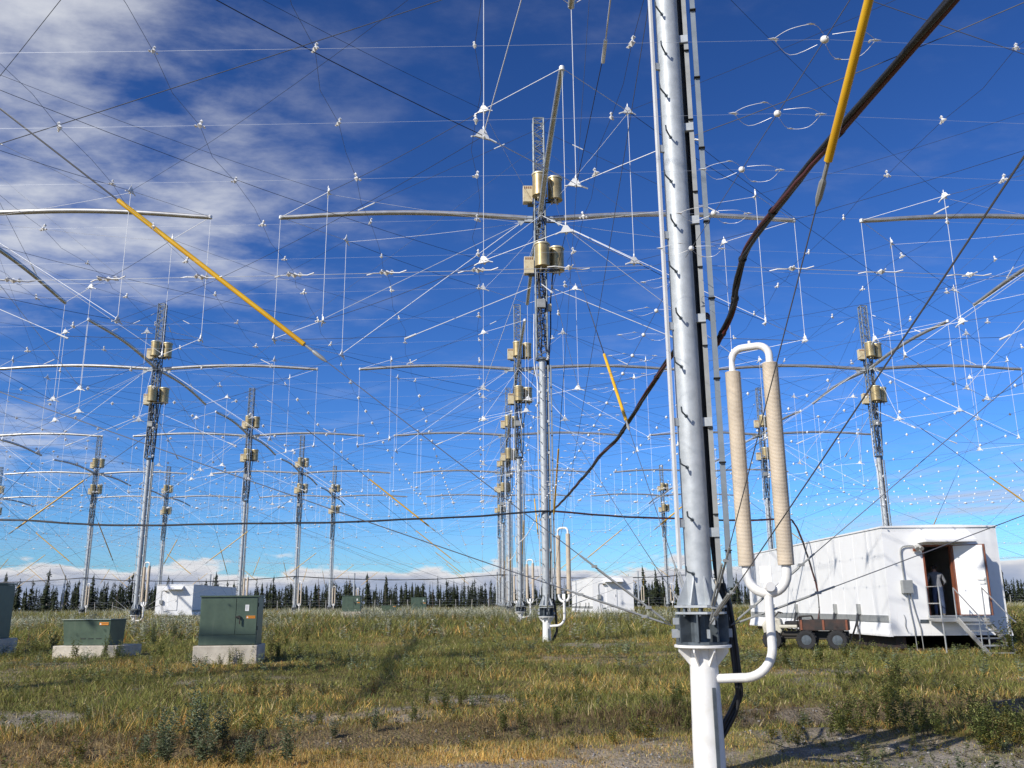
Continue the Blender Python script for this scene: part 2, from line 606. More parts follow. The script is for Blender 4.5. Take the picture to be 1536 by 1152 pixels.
build_ground()

# ------------------------------------------------------------------ antenna mast
S = 24.384
H = 21.95
ZB = 17.42          # arms
ZL = 12.15          # lower ring of insulators
ARM = 10.76
IA, IB = 2.36, 8.4  # insulator offsets on the ring ropes
ZS = 5.69           # ground screen
ZC = 5.2            # power cables
PR = 0.145          # pole radius
ZLAT = 11.25


def catenary(a, b, sag, n=10):
    a = Vector(a); b = Vector(b)
    return [a.lerp(b, k / n) + Vector((0, 0, -4 * sag * (k / n) * (1 - k / n))) for k in range(n + 1)]


def arc(c, r, a0, a1, n, ex, ez):
    """points on an arc in the plane spanned by ex, ez"""
    c = Vector(c); ex = Vector(ex); ez = Vector(ez)
    return [c + ex * (r * math.cos(a0 + (a1 - a0) * k / n)) + ez * (r * math.sin(a0 + (a1 - a0) * k / n)) for k in range(n + 1)]


def build_mast(detail=True):
    root = empty('antenna_mast')
    # --- white pile
    mb = MB().lathe([(0.165, -0.3), (0.168, 0.2), (0.150, 1.10), (0.150, 1.27)], 24)
    pile = mb.obj('pile', 'white_paint', root, 40)
    gm = MB()
    for k in range(8):
        a = k * math.pi / 4 + 0.2
        rot = Matrix.Rotation(a, 3, 'Z')
        poly = [rot @ Vector(p) for p in ((0.14, -0.008, 1.27), (0.28, -0.008, 1.27), (0.28, -0.008, 1.23), (0.15, -0.008, 1.08))]
        gm.prism(poly, (0, 0, 0), rot @ Vector((0, 0.016, 0)))
    tag(gm.obj('gusset', 'white_paint', pile), kind='stuff')
    MB().lathe([(0.30, 1.272), (0.305, 1.276), (0.305, 1.298), (0.30, 1.302)], 28).obj('flange', 'white_paint', pile, 40)
    MB().box((0.05, -0.172, 0.42), (0.035, 0.03, 0.9)).obj('cable_guard', 'steel_dark', pile)
    # --- galvanised base frame with guy lugs
    bf = MB()
    bf.lathe([(0.29, 1.306), (0.29, 1.335)], 8)
    bf.lathe([(0.15, 1.335), (0.15, 1.62)], 16)
    for k in range(8):
        a = k * math.pi / 4 + math.pi / 8
        rot = Matrix.Rotation(a, 3, 'Z')
        bf.box(rot @ Vector((0.21, 0, 1.475)), (0.15, 0.018, 0.28), rot)
        bf.tube([rot @ Vector((0.235, 0.03, 1.60)), rot @ Vector((0.235, 0.03, 1.72))], 0.018, 6)
    base = bf.obj('base_frame', 'steel_dark', root)
    bp = MB()
    bp.lathe([(0.285, 1.622), (0.285, 1.645)], 8)
    bp.lathe([(0.29, 1.69), (0.29, 1.715)], 8)
    tag(bp.obj('base_plate', 'galvanized', base), kind='stuff')
    lug = MB()
    for k in range(4):
        rot = Matrix.Rotation(k * math.pi / 2, 3, 'Z')
        lug.box(rot @ Vector((0.285, 0, 1.42)), (0.09, 0.014, 0.09), rot)
        lug.box(rot @ Vector((0.285, 0.06, 1.55)), (0.08, 0.014, 0.07), rot)
    tag(lug.obj('guy_lug', 'galvanized', base), kind='stuff')
    gg = MB()
    for k in range(8):
        rot = Matrix.Rotation(k * math.pi / 4 + 0.15, 3, 'Z')
        poly = [rot @ Vector(p) for p in ((0.13, -0.007, 1.717), (0.27, -0.007, 1.717), (0.27, -0.007, 1.74), (0.14, -0.007, 2.03))]
        gg.prism(poly, (0, 0, 0), rot @ Vector((0, 0.014, 0)))
    tag(gg.obj('gusset', 'galvanized', base), kind='stuff')
    # --- pole
    pole = MB().lathe([(PR, 1.717), (PR, 6.4), (PR * 0.99, 6.41), (PR * 0.97, ZLAT)], 28).obj('pole', 'galvanized', root, 40)
    MB().lathe([(0.24, ZLAT + 0.001), (0.24, ZLAT + 0.05)], 12).obj('pole_flange', 'steel_dark', pole)
    # climbing rail, standing off the left of the pole
    ra = R(194)
    rd = Vector((math.cos(ra), math.sin(ra), 0))
    rail = MB()
    rot = Matrix.Rotation(ra, 3, 'Z')
    rail.box(rd * 0.225 + Vector((0, 0, 6.6)), (0.030, 0.055, 9.0), rot)
    rail.obj('climbing_rail', 'rail_white', root)
    br = MB()
    for k in range(8):
        br.box(rd * 0.175 + Vector((0, 0, 2.6 + k * 1.15)), (0.075, 0.035, 0.09), rot)
    tag(br.obj('rail_bracket', 'galvanized', root), kind='stuff')
    # bent step bolts
    sb = MB().tube([(-0.01, 0, 0), (0.012, 0, 0), (0.014, 0, 0)], [0.022, 0.022, 0.011], 8).tube([(0, 0, 0), (0.12, 0, 0.012), (0.165, 0, 0.022), (0.18, 0, 0.075)], 0.010, 6)
    sbm = sb.mesh('step_bolt', 'steel_dark', 40)
    for k in range(16):
        z = 2.05 + k * 0.585
        a = R(232 + 9 * (k % 2))
        o = add('step_bolt', sbm, root, (math.cos(a) * PR * 0.96, math.sin(a) * PR * 0.96, z), a)
    # cable channels on the right-hand side
    ca = R(-12)
    cdv = Vector((math.cos(ca), math.sin(ca), 0)); crt = Matrix.Rotation(ca, 3, 'Z')
    for off, name, m_, z0, w in ((0.225, 'cable_channel', 'greybox', 1.95, 0.055), (0.335, 'cable_channel', 'slate', 1.9, 0.06)):
        ch = MB()
        z1 = ZLAT - 0.2
        ch.box(cdv * off + Vector((0, 0, (z0 + z1) / 2)), (w, 0.006, z1 - z0), crt)
        e = crt @ Vector((0, 1, 0))
        ch.box(cdv * (off - w / 2 + 0.003) + e * 0.03 + Vector((0, 0, (z0 + z1) / 2)), (0.006, 0.05, z1 - z0), crt)
        ch.box(cdv * (off + w / 2 - 0.003) + e * 0.03 + Vector((0, 0, (z0 + z1) / 2)), (0.006, 0.05, z1 - z0), crt)
        ch.obj(name, m_, root)
    cb = MB()
    for k in range(7):
        z = 2.5 + k * 1.25
        cb.box(cdv * 0.195 + Vector((0, 0.0, z)), (0.11, 0.05, 0.10), crt)
    tag(cb.obj('channel_bracket', 'galvanized', root), kind='stuff')
    bands = MB()
    for k in range(9):
        z = 2.3 + k * 0.98
        bands.box(cdv * 0.335 + Vector((0, -0.0, z)), (0.078, 0.075, 0.010), crt)
        bands.box(cdv * 0.225 + Vector((0, -0.0, z + 0.4)), (0.060, 0.062, 0.010), crt)
    tag(bands.obj('cable_strap', 'rubber', root), kind='stuff')
    for j, (dx, dy, lo, bulge) in enumerate(((0.185, 0.10, 0.42, 0.10), (0.215, 0.11, 0.52, 0.16), (0.235, 0.09, 0.62, 0.05))):
        pts = [Vector((dx, dy, ZLAT)), Vector((dx, dy, 5.3)), Vector((dx + 0.01, dy, 2.4)), Vector((dx + 0.11, dy - 0.03, 1.7)),
               Vector((dx + 0.16, dy - 0.03, 1.05)), Vector((dx + 0.15 + bulge * .3, dy, lo + 0.25)), Vector((dx + 0.06, dy + 0.03, lo)),
               Vector((dx - 0.03, dy + 0.03, lo - 0.14)), Vector((dx - 0.05, dy + 0.05, lo - 0.3)), Vector((dx - 0.05, dy + 0.06, -0.05))]
        MB().tube(spline(pts, 5), 0.022, 8).obj('feeder_cable', 'cable_black', root, 60)
    # --- thermosyphon: white pipe from the pile to a finned U
    th = R(-30)
    ex = Vector((math.cos(th), math.sin(th), 0)); ez = Vector((0, 0, 1))
    px = 0.74; hs = 0.21
    pts = [ex * 0.10 + ez * 0.95, ex * (px - 0.34) + ez * 0.97]
    pts += arc(ex * (px - 0.32) + ez * 1.29, 0.32, -math.pi / 2 + 0.1, -0.02, 8, ex, ez)
    pts += [ex * px + ez * 1.6, ex * px + ez * 1.84]
    thermo = MB().tube(pts, 0.048, 14).obj('thermosyphon', 'white_paint', root, 50)
    u = [ex * (px + hs) + ez * 2.14, ex * (px + hs) + ez * 2.05] + arc(ex * px + ez * 2.04, hs, 0, -math.pi, 12, ex, ez) + [ex * (px - hs) + ez * 2.05, ex * (px - hs) + ez * 2.14]
    MB().tube(u, 0.05, 14).obj('lower_bend', 'white_paint', thermo, 50)
    u = [ex * (px - hs) + ez * 4.25, ex * (px - hs) + ez * 4.42] + arc(ex * (px - hs + 0.13) + ez * 4.42, 0.13, math.pi, math.pi / 2, 6, ex, ez) \
        + arc(ex * (px + hs - 0.13) + ez * 4.42, 0.13, math.pi / 2, 0, 6, ex, ez) + [ex * (px + hs) + ez * 4.25]
    MB().tube(u, 0.042, 12).obj('upper_bend', 'white_paint', thermo, 50)
    MB().tube([ex * px + ez * 4.53, ex * px + ez * 4.62], 0.016, 8).obj('fill_valve', 'white_paint', thermo)
    pl = MB()
    pl.tube([ex * (px - 0.01) + ez * 1.9 + Vector((0, -0.06, 0)), ex * (px - 0.01) + ez * 1.9 + Vector((0, -0.13, 0))], 0.05, 12)
    pl.box(ex * (px - 0.02) + ez * 2.03 + Vector((0, -0.03, 0)), (0.12, 0.012, 0.17), Matrix.Rotation(th, 3, 'Z'))
    pl.obj('valve_cover', 'white_paint', thermo)
    for sgn in (-1, 1):
        prof = []
        z = 2.12; zt = 4.28 if sgn < 0 else 4.33
        nf = 150 if detail else 1
        if detail:
            st = (zt - z) / nf
            for k in range(nf):
                prof += [(0.0825, z + k * st), (0.086, z + k * st + st * 0.35), (0.086, z + k * st + st * 0.65)]
            prof.append((0.0825, zt))
        else:
            prof = [(0.083, z), (0.083, zt)]
        prof = [(0.045, z - 0.001)] + prof + [(0.045, zt + 0.001)]
        c = ex * (px + sgn * hs)
        MB().lathe(prof, 18 if detail else 10, (c.x, c.y, 0)).obj('finned_tube', 'fin', thermo, 20 if detail else 50)
    # --- lattice head
    w = 0.22
    lat = MB()
    for sx, sy in ((-1, -1), (1, -1), (1, 1), (-1, 1)):
        lat.tube([(sx * w, sy * w, ZLAT + 0.05), (sx * w, sy * w, H)], 0.036, 6)
    nb = 30
    hh = (H - ZLAT - 0.1) / nb
    cs = [(-w, -w), (w, -w), (w, w), (-w, w)]
    for k in range(nb):
        z0 = ZLAT + 0.07 + k * hh
        for j in range(4):
            a, b = cs[j], cs[(j + 1) % 4]
            if k % 2: a, b = b, a
            lat.tube([(a[0], a[1], z0), (b[0], b[1], z0 + hh)], 0.023, 4)
            lat.tube([(b[0], b[1], z0 + hh * 0.5), (a[0], a[1], z0 + hh)], 0.016, 4)
            if k % 3 == 0:
                lat.tube([(a[0], a[1], z0), (b[0], b[1], z0)], 0.019, 4)
    for j in range(4):
        a, b = cs[j], cs[(j + 1) % 4]
        lat.box(((a[0] + b[0]) / 2, (a[1] + b[1]) / 2, H + 0.02), (abs(b[0] - a[0]) + 0.05, abs(b[1] - a[1]) + 0.05, 0.05))
    lattice = lat.obj('lattice_head', 'lattice', root, 40)
    # --- matching-unit canisters and their boxes
    can = MB().lathe([(0.20, 0), (0.265, 0.005), (0.265, 0.03), (0.25, 0.04), (0.25, 0.86), (0.27, 0.87), (0.27, 0.93), (0.25, 0.95), (0.1, 0.965)], 24)
    canm = can.mesh('canister', 'brass', 35)
    rimm = MB().lathe([(0.271, 0.872), (0.274, 0.88), (0.274, 0.92), (0.271, 0.93)], 24).mesh('rim', 'brass_rim', 35)
    for z0, (fx, fy), (gx, gy), (bx, by) in ((18.15, (-0.02, -0.56), (0.64, -0.18), (-0.50, -0.12)), (15.03, (0.04, -0.56), (0.66, -0.12), (-0.48, 0.0))):
        for (xx, yy) in ((fx, fy), (gx, gy)):
            c = add('canister', canm, root, (xx, yy, z0), 0.0, (1.2, 1.2, 1.07))
            add('rim', rimm, c)
            nb_ = MB()
            for q in range(3):
                aa = q * 2.1 + xx
                nb_.tube([(0.12 * math.cos(aa), 0.12 * math.sin(aa), -0.02), (0.12 * math.cos(aa), 0.12 * math.sin(aa), -0.14)], 0.03, 8)
            tag(nb_.obj('bushing', 'beige', c), kind='stuff')
        bx_ = MB().box((bx, by, z0 + 0.26), (0.40, 0.34, 0.72)).obj('matching_box', 'beige', root, bevel=0.012)
        lv = MB()
        for q in range(4):
            lv.box((bx - 0.13 + q * 0.085, by - 0.172, z0 + 0.53), (0.05, 0.006, 0.10))
        tag(lv.obj('louvre', 'rust_wood', bx_), kind='stuff')
        sh = MB()
        sh.box((0.28, -0.3, z0 - 0.03), (0.95, 0.06, 0.05)); sh.box((0.3, -0.05, z0 - 0.03), (0.6, 0.06, 0.05)); sh.box((-0.35, 0.02, z0 - 0.13), (0.3, 0.25, 0.04))
        tag(sh.obj('canister_shelf', 'steel_dark', root), kind='stuff')
    MB().box((-0.02, -0.32, 13.55), (0.34, 0.16, 0.36)).obj('junction_box', 'greybox', root, bevel=0.01)
    MB().box((0.34, -0.1, 13.45), (0.14, 0.14, 0.3)).obj('junction_box', 'beige', root, bevel=0.01)
    # loose black cables round the head
    rr = random.Random(3)
    for k in range(10):
        a = rr.uniform(0, 6.28)
        pts = []
        z = 17.9 if k < 4 else 14.9
        while z > (13.6 if k < 4 else ZLAT + 0.1):
            pts.append(Vector((math.cos(a) * rr.uniform(0.10, 0.30), -0.1 + math.sin(a) * rr.uniform(0.10, 0.30), z)))
            a += rr.uniform(-0.6, 0.6); z -= rr.uniform(0.4, 0.7)
        MB().tube(spline(pts, 4), 0.026, 6).obj('jumper_cable', 'cable_black', root, 60)
    MB().tube(spline([Vector((0.5, -0.1, 15.0)), Vector((0.42, -0.1, 14.2)), Vector((0.37, -0.1, 13.6)), Vector((0.36, -0.05, 12.5)), Vector((0.28, 0.02, 11.4)), Vector((0.27, 0.05, 10.8))], 5), 0.03, 6).obj('jumper_cable', 'cable_black', root, 60)
    MB().tube(spline([Vector((-0.3, -0.05, 13.2)), Vector((-0.33, -0.06, 12.0)), Vector((-0.32, -0.06, 11.0)), Vector((-0.2, -0.08, 10.3)), Vector((-0.2, -0.08, 9.5))], 5), 0.022, 6).obj('lightning_cable', 'rope_white', root, 60)
    # --- four dipole arms, bowed a little upwards
    am = MB()
    pts = [Vector((0.55 + (ARM - 0.55) * k / 14, 0, ZB + 0.24 * math.sin(math.pi * min(1, k / 14 * 1.02)) - 0.03 * k / 14)) for k in range(15)]
    am.tube(pts, [0.115 - 0.022 * k / 14 for k in range(15)], 12)
    arm_me = am.mesh('dipole_arm', 'alu', 40)
    cl = MB()
    cl.box((0.42, 0, ZB), (0.5, 0.20, 0.05)); cl.box((0.42, 0.06, ZB - 0.05), (0.45, 0.02, 0.26)); cl.box((0.42, -0.06, ZB - 0.05), (0.45, 0.02, 0.26))
    cl.prism([(0.55, -0.02, ZB - 0.06), (0.95, -0.02, ZB - 0.09), (0.8, -0.02, ZB - 0.34)], (0, 0, 0), (0, 0.04, 0))
    cl_me = cl.mesh('arm_bracket', 'galvanized')
    ec = MB().lathe([(0.02, -0.09), (0.085, -0.07), (0.085, 0.05), (0.05, 0.08), (0.02, 0.1)], 10)
    ec_me = ec.mesh('end_fitting', 'porcelain', 40)
    for k in range(4):
        a = add('dipole_arm', arm_me, root, rz=k * math.pi / 2)
        add('arm_bracket', cl_me, a)
        add('end_fitting', ec_me, a, (ARM - 0.02, 0, ZB - 0.02))
    return root


def spline(pts, n):
    out = []
    P = [pts[0]] + list(pts) + [pts[-1]]
    for i in range(1, len(P) - 2):
        p0, p1, p2, p3 = P[i - 1], P[i], P[i + 1], P[i + 2]
        for k in range(n):
            t = k / n
            out.append(0.5 * ((2 * p1) + (p2 - p0) * t + (2 * p0 - 5 * p1 + 4 * p2 - p3) * t * t + (3 * p1 - p0 - 3 * p2 + p3) * t ** 3))
    out.append(P[-2])
    return out


# rigging of one mast: ring ropes between arm tips on two levels, drops, braces
RING = []
for k in range(4):
    rot = Matrix.Rotation(k * math.pi / 2, 3, 'Z')
    RING.append((rot @ Vector((ARM, 0, 0)), rot @ Vector((IB, IA, 0)), rot @ Vector((IA, IB, 0))))


def kite_mesh():
    """three-cornered insulator plate with end lugs"""
    m = MB()
    poly = [(-0.17, -0.018, -0.09), (0.19, -0.018, -0.05), (0.05, -0.018, 0.14), (-0.06, -0.018, 0.15)]
    m.prism(poly, (0, 0, 0), (0.03, 0.05, 0))
    m.tube([(-0.30, 0.01, -0.13), (-0.14, 0, -0.06)], 0.024, 6)
    m.tube([(0.14, 0, -0.03), (0.30, 0.02, -0.07)], 0.020, 6)
    m.blob((0, 0, 0.20), (0.03, 0.03, 0.09)); m.blob((0.02, 0.06, -0.08), (0.05, 0.09, 0.05))
    return m


def build_rigging(root, detail):
    km = kite_mesh().mesh('rope_insulator', 'porcelain')
    bags = {}

    def rope(name, m, pts, r, n=4):
        if detail:
            MB().tube(pts, r, n).obj(name, m, root)
        else:
            bags.setdefault((name, m), MB()).tube(pts, r, 3, caps=False)

    def nub(p, d, ax=None, L=0.0, r=0.03):
        if detail and ax is not None:
            MB().tube([p - ax * L, p + ax * L], r, 6).obj('rope_insulator', 'porcelain', root)
        elif not detail:
            bags.setdefault(('rope_insulators', 'porcelain'), MB()).blob(p, d)

    for lev, z in ((0, ZB - 0.02), (1, ZL)):
        for k in range(4):
            T, I1, I2 = RING[k]; T2 = RING[(k + 1) % 4][0]
            u = Vector((0, 0, z))
            rope('ring_rope', 'rope_white', [T + u, I1 + u], 0.010); rope('ring_rope', 'rope_white', [I2 + u, T2 + u], 0.010)
            rope('ring_cable', 'rope_dark', catenary(I1 + u, I2 + u, 0.10, 6), 0.009)
            for P in ((I1, I2) if lev == 0 else (I1, I2, T)):
                if detail:
                    add('rope_insulator', km, root, P + u, math.atan2(P.y, P.x) + math.pi / 2)
                else:
                    nub(P + u, (0.17, 0.17, 0.12))
    for k in range(4):
        T, I1, I2 = RING[k]
        for P in (T, I1, I2):
            rope('drop_rope', 'rope_white', [P + Vector((0, 0, ZB)), P + Vector((0, 0, ZL + 0.2))], 0.0105)
        rot = Matrix.Rotation(k * math.pi / 2, 3, 'Z')
        root_pt = rot @ Vector((0.8, 0, ZB - 0.22))
        for P in (I1, RING[(k + 3) % 4][2]):
            rope('brace_rod', 'rope_white', [root_pt, P + Vector((0, 0, ZL + 0.05))], 0.012)
            rope('brace_rope', 'rope_white', catenary(rot @ Vector((0.75, 0, ZB - 0.2)), P + Vector((0, 0, ZB - 0.1)), 0.08, 4), 0.006)
        lo = rot @ Vector((0.42, 0, 14.35))
        q = rot @ Vector((5.3, 0, 12.25))
        ax = (q - lo).normalized()
        rope('brace_rod', 'rope_white', [lo, q], 0.017)
        rope('ring_cable', 'rope_dark', [q, rot @ Vector((ARM - 0.3, 0, ZL - 0.05))], 0.010)
        nub(q, (0.1, 0.1, 0.08), ax, 0.25, 0.04)
        p8 = rot @ Vector((7.6, 0, ZB + 0.30)); tp = rot @ Vector((0.25, 0, H - 0.5))
        rope('arm_stay', 'rope_dark', [tp, p8], 0.008)
        dd = (p8 - tp).normalized()
        nub(p8 - dd * 0.4, (0.1, 0.1, 0.06), dd, 0.38, 0.03)
        nub(tp + dd * 1.6, (0.1, 0.1, 0.06), dd, 0.25, 0.026)
    for (name, m), mb in bags.items():
        tag(mb.obj(name, m, root), kind='stuff')


mast_near = build_mast(True)
build_rigging(mast_near, True)
mast_far = build_mast(False)
build_rigging(mast_far, False)
index_children()

ORD = ['', 'first', 'second', 'third', 'fourth', 'fifth', 'sixth']


def far_label(c, r):
    if c == 0:
        return 'galvanized mast, %s behind the thick near pole in its own line' % ORD[r]
    return 'galvanized mast, %s row past the thick near pole, %s line towards the %s' % (ORD[r], ORD[abs(c)], 'green cabinets' if c < 0 else 'open door shelter')


MLAB = {
    (0, 0): 'thick galvanized pole on white pile beside the big finned white pipe loop',
    (0, 1): 'galvanized mast with white pile where the long black cable runs cross',
    (-1, 2): 'galvanized mast with gold canisters rising behind the low green cabinet',
    (1, 2): 'galvanized mast with gold canisters rising behind the white shelter with open door',
    (0, 2): 'galvanized mast directly behind the mast where the black cables cross',
    (-1, 3): 'galvanized mast with gold canisters rising behind the tall green cabinet',
    (-1, 1): 'galvanized mast beyond the dark sided tall cabinet, its arm tip showing',
    (1, 1): 'galvanized mast past the steps of the open door shelter, its arm tip showing',
    (-1, 0): 'galvanized mast that carries the yellow rod guy above the low green cabinet',
    (1, 0): 'galvanized mast beside the thick near pole on the shelter side',
    (0, -1): 'galvanized mast carrying the yellow rod guy beside the finned pipe loop',
    (1, 3): 'galvanized mast showing through the big finned white pipe loop',
}
cells = [(0, 0), (0, 1), (-1, 2), (1, 2), (0, 2), (-1, 1), (1, 1), (-1, 3), (0, 3), (1, 3), (-1, 0), (1, 0), (0, -1)]
cells += [(-2, 2), (-2, 3), (-3, 3)] + [(c, 4) for c in range(-3, 2)] + [(c, 5) for c in range(-4, 2)]
STUBS = [(c, 6) for c in range(-4, 3)] + [(2, r) for r in (3, 4, 5)]
used = {True: False, False: False}
MASTS = set(cells)
for i, (c, r) in enumerate(cells):
    det = (c, r) in ((0, 0), (0, 1), (-1, 2), (1, 2), (0, 2), (-1, 1), (1, 1), (-1, 3))
    proto = mast_near if det else mast_far
    if used[det]:
        m = copy_tree(proto)
    else:
        m = proto; used[det] = True
    m.location = (c * S, r * S, 0)
    tag(m, MLAB.get((c, r)) or far_label(c, r), 'antenna mast', 'antenna masts of the array')

# plain posts that hold up the outer edge of the wire net
def build_stub():
    root = empty('support_post')
    for ch in kids(mast_far):
        n_ = ch.name.split('.')[0]
        if n_ in ('pile', 'base_frame', 'thermosyphon'): copy_tree(ch, root)
    MB().lathe([(PR, 1.717), (PR * 0.95, 7.1), (0.02, 7.13)], 16).obj('pole', 'galvanized', root, 40)
    return root


stub = build_stub()
index_children()
for i, (c, r) in enumerate(STUBS):
    o = stub if i == 0 else copy_tree(stub)
    o.location = (c * S, r * S, 0.15)
    tag(o, 'short plain galvanized post on white pile at the edge of the wire net', 'post', 'posts at the edge of the net')
ENDS = MASTS | set(STUBS)

# ------------------------------------------------------------------ guy cables between neighbouring masts
def guy_meshes():
    out = {}
    for lev, z0 in ((0, 20.6), (1, 10.4)):
        a = Vector((0.25, 0, z0)); b = Vector((S - 0.32, 0, 1.5))
        pts = catenary(a, b, 0.22, 14)
        out[lev] = MB().tube(pts, 0.0050 if lev == 0 else 0.0055, 5).mesh('guy_cable', 'wire_grey')
        # turnbuckle near the base
        d = (pts[-1] - pts[-2]).normalized()
        e = pts[-1]
        tb = MB()
        tb.tube([e - d * 1.25, e - d * 0.1], 0.011, 6)
        tb.tube([e - d * 1.0 + Vector((0, 0.03, 0)), e - d * 0.35 + Vector((0, 0.03, 0))], 0.012, 5)
        tb.box(e - d * 0.32, (0.06, 0.045, 0.03)); tb.box(e - d * 1.05, (0.06, 0.04, 0.03))
        out[lev, 'tb'] = tb.mesh('turnbuckle', 'greybox')
        if lev == 0:
            def at(x):
                k = (x - a.x) / (b.x - a.x)
                return a.lerp(b, k) + Vector((0, 0, -4 * 0.22 * k * (1 - k)))
            p, q = at(S - 6.75), at(S - 4.45)
            out['rod'] = MB().tube([p, q], 0.029, 10).mesh('insulator_rod', 'yellow_rod', 40)
            dd = (q - p).normalized()
            f = MB()
            f.tube([q, q + dd * 0.14], 0.015, 8); f.tube([q + dd * 0.12, q + dd * 0.16, q + dd * 0.28, q + dd * 0.34], [0.012, 0.026, 0.024, 0.010], 8)
            out['rodfit'] = f.mesh('rod_clevis', 'greybox', 40)
            out['rodtop'] = MB().tube([p - dd * 3.2, p], 0.010, 6).mesh('rod_tail', 'rope_dark', 40)
    return out


GM = guy_meshes()
GLAB = {0: 'thin guy cable with yellow insulator rod from mast head to neighbouring mast base',
        1: 'thin plain guy cable from half way up a mast to neighbouring mast base'}
GSPEC = {((-1, 0), (0, 0), 0): 'guy cable with long yellow insulator rod crossing the sky over the low green cabinet',
         ((0, -1), (0, 0), 0): 'guy cable with yellow insulator rod beside the big finned white pipe loop',
         ((0, -1), (0, 0), 1): 'plain steel guy cable crossing in front of the finned white pipe loop',
         ((1, 0), (0, 0), 1): 'plain steel guy cable crossing in front of the open shelter door',
         ((0, 1), (0, 0), 0): 'guy cable with yellow rod touching the sagging black cable run'}
for (c, r) in sorted(MASTS):
    for k, (dx, dy) in enumerate(((1, 0), (0, 1), (-1, 0), (0, -1))):
        if (c + dx, r + dy) not in ENDS: continue
        for lev in (0, 1):
            g = add('guy_cable', GM[lev], None, (c * S, r * S, 0), k * math.pi / 2)
            tag(g, GSPEC.get(((c, r), (c + dx, r + dy), lev), GLAB[lev]), 'guy cable', 'guy cables with yellow rods' if lev == 0 else 'plain guy cables')
            if max(r, r + dy) <= 3: add('turnbuckle', GM[lev, 'tb'], g)
            if lev == 0:
                rd = add('insulator_rod', GM['rod'], g)
                if r <= 2:
                    add('rod_clevis', GM['rodfit'], rd); add('rod_tail', GM['rodtop'], rd)

# ------------------------------------------------------------------ diagonal ties across each bay, hung between the ring insulators
def tie_set():
    """all ties of the bay whose lower-left mast stands at the origin"""
    lines = []
    for z in (ZB - 0.02, ZL):
        for (p, q) in (((IB, IA), (S - IA, S - IB)), ((IA, IB), (S - IB, S - IA)),
                       ((S - IB, IA), (IA, S - IB)), ((S - IA, IB), (IB, S - IA))):
            lines.append(((*p, z), (*q, z)))
    return lines


tie_me = []
for a, b in tie_set():
    m = MB().tube(catenary(a, b, 0.35, 10), 0.006, 5)
    tie_me.append(m.mesh('tie_cable', 'rope_dark'))
far_ties = MB()
for r in range(-1, 5):
    for c in range(-4, 1):
        if abs(c + 0.5) > r + 2.6: continue
        if r <= 1:
            for me in tie_me:
                tag(add('tie_cable', me, None, (c * S, r * S, 0)), 'dark level tie cable slung diagonally across the sky between mast arms', 'tie cable', 'diagonal tie cables')
        else:
            for a, b in tie_set():
                o = Vector((c * S, r * S, 0))
                far_ties.tube(catenary(Vector(a) + o, Vector(b) + o, 0.35, 4), 0.005, 3, caps=False)
tag(far_ties.obj('far_tie_cables', 'rope_dark'), 'web of thin dark tie cables between the far masts', 'tie cables', kind='stuff')

# ------------------------------------------------------------------ ground screen: the wire net overhead
XW = [1.35 + k * (S - 2.7) / 20 for k in range(21)]
YW = [0.55 + k * (S - 1.1) / 23 for k in range(24)]


def screen_z(x, y):
    u, v = (x / S) % 1.0, (y / S) % 1.0
    return ZS - 0.55 * (math.sin(math.pi * u) * 0.5 + math.sin(math.pi * v) * 0.5) + 0.0


def clamp_mesh(k):
    m = MB(); rr = random.Random(k)
    m.blob((0, 0, 0.0), (0.030, 0.030, 0.034))
    m.blob((0.012, 0.0, 0.045), (0.020, 0.020, 0.024))
    m.blob((-0.03, 0.02, -0.012), (0.024, 0.016, 0.016))
    if k % 2: m.blob((0.032, -0.02, -0.01), (0.020, 0.014, 0.018))
    return m


clamps = [clamp_mesh(k).mesh('wire_clamp', 'porcelain') for k in range(4)]


def bay_meshes():
    row = MB(); colw = MB(); cl = MB()
    rr = random.Random(5)
    for y in YW:
        pts = []
        for x in [0.0] + XW + [S]:
            pts.append(Vector((x, y + 0.0, screen_z(x, y))))
        row.tube(pts, 0.0010, 3, caps=False)
    for x in XW:
        ys = [0.0] + YW + [S]
        pts = []
        for i, y in enumerate(ys):
            z = screen_z(x, y)
            pts.append(Vector((x, y, z)))
            if i < len(ys) - 1:
                ym = (y + ys[i + 1]) / 2
                pts.append(Vector((x + rr.uniform(-0.06, 0.06), ym, screen_z(x, ym) - rr.uniform(0.0, 0.04))))
        colw.tube(pts, 0.0019, 3, caps=False)
    return row.mesh('row_wires', 'wire'), colw.mesh('column_wires', 'wire_grey')


ROWM, COLM = bay_meshes()


def far_clamps():
    m = MB()
    for y in YW:
        for x in XW:
            m.blob((x, y, screen_z(x, y)), (0.021, 0.021, 0.026))
    return m.mesh('wire_clamps', 'clamp_far')


FCL = far_clamps()


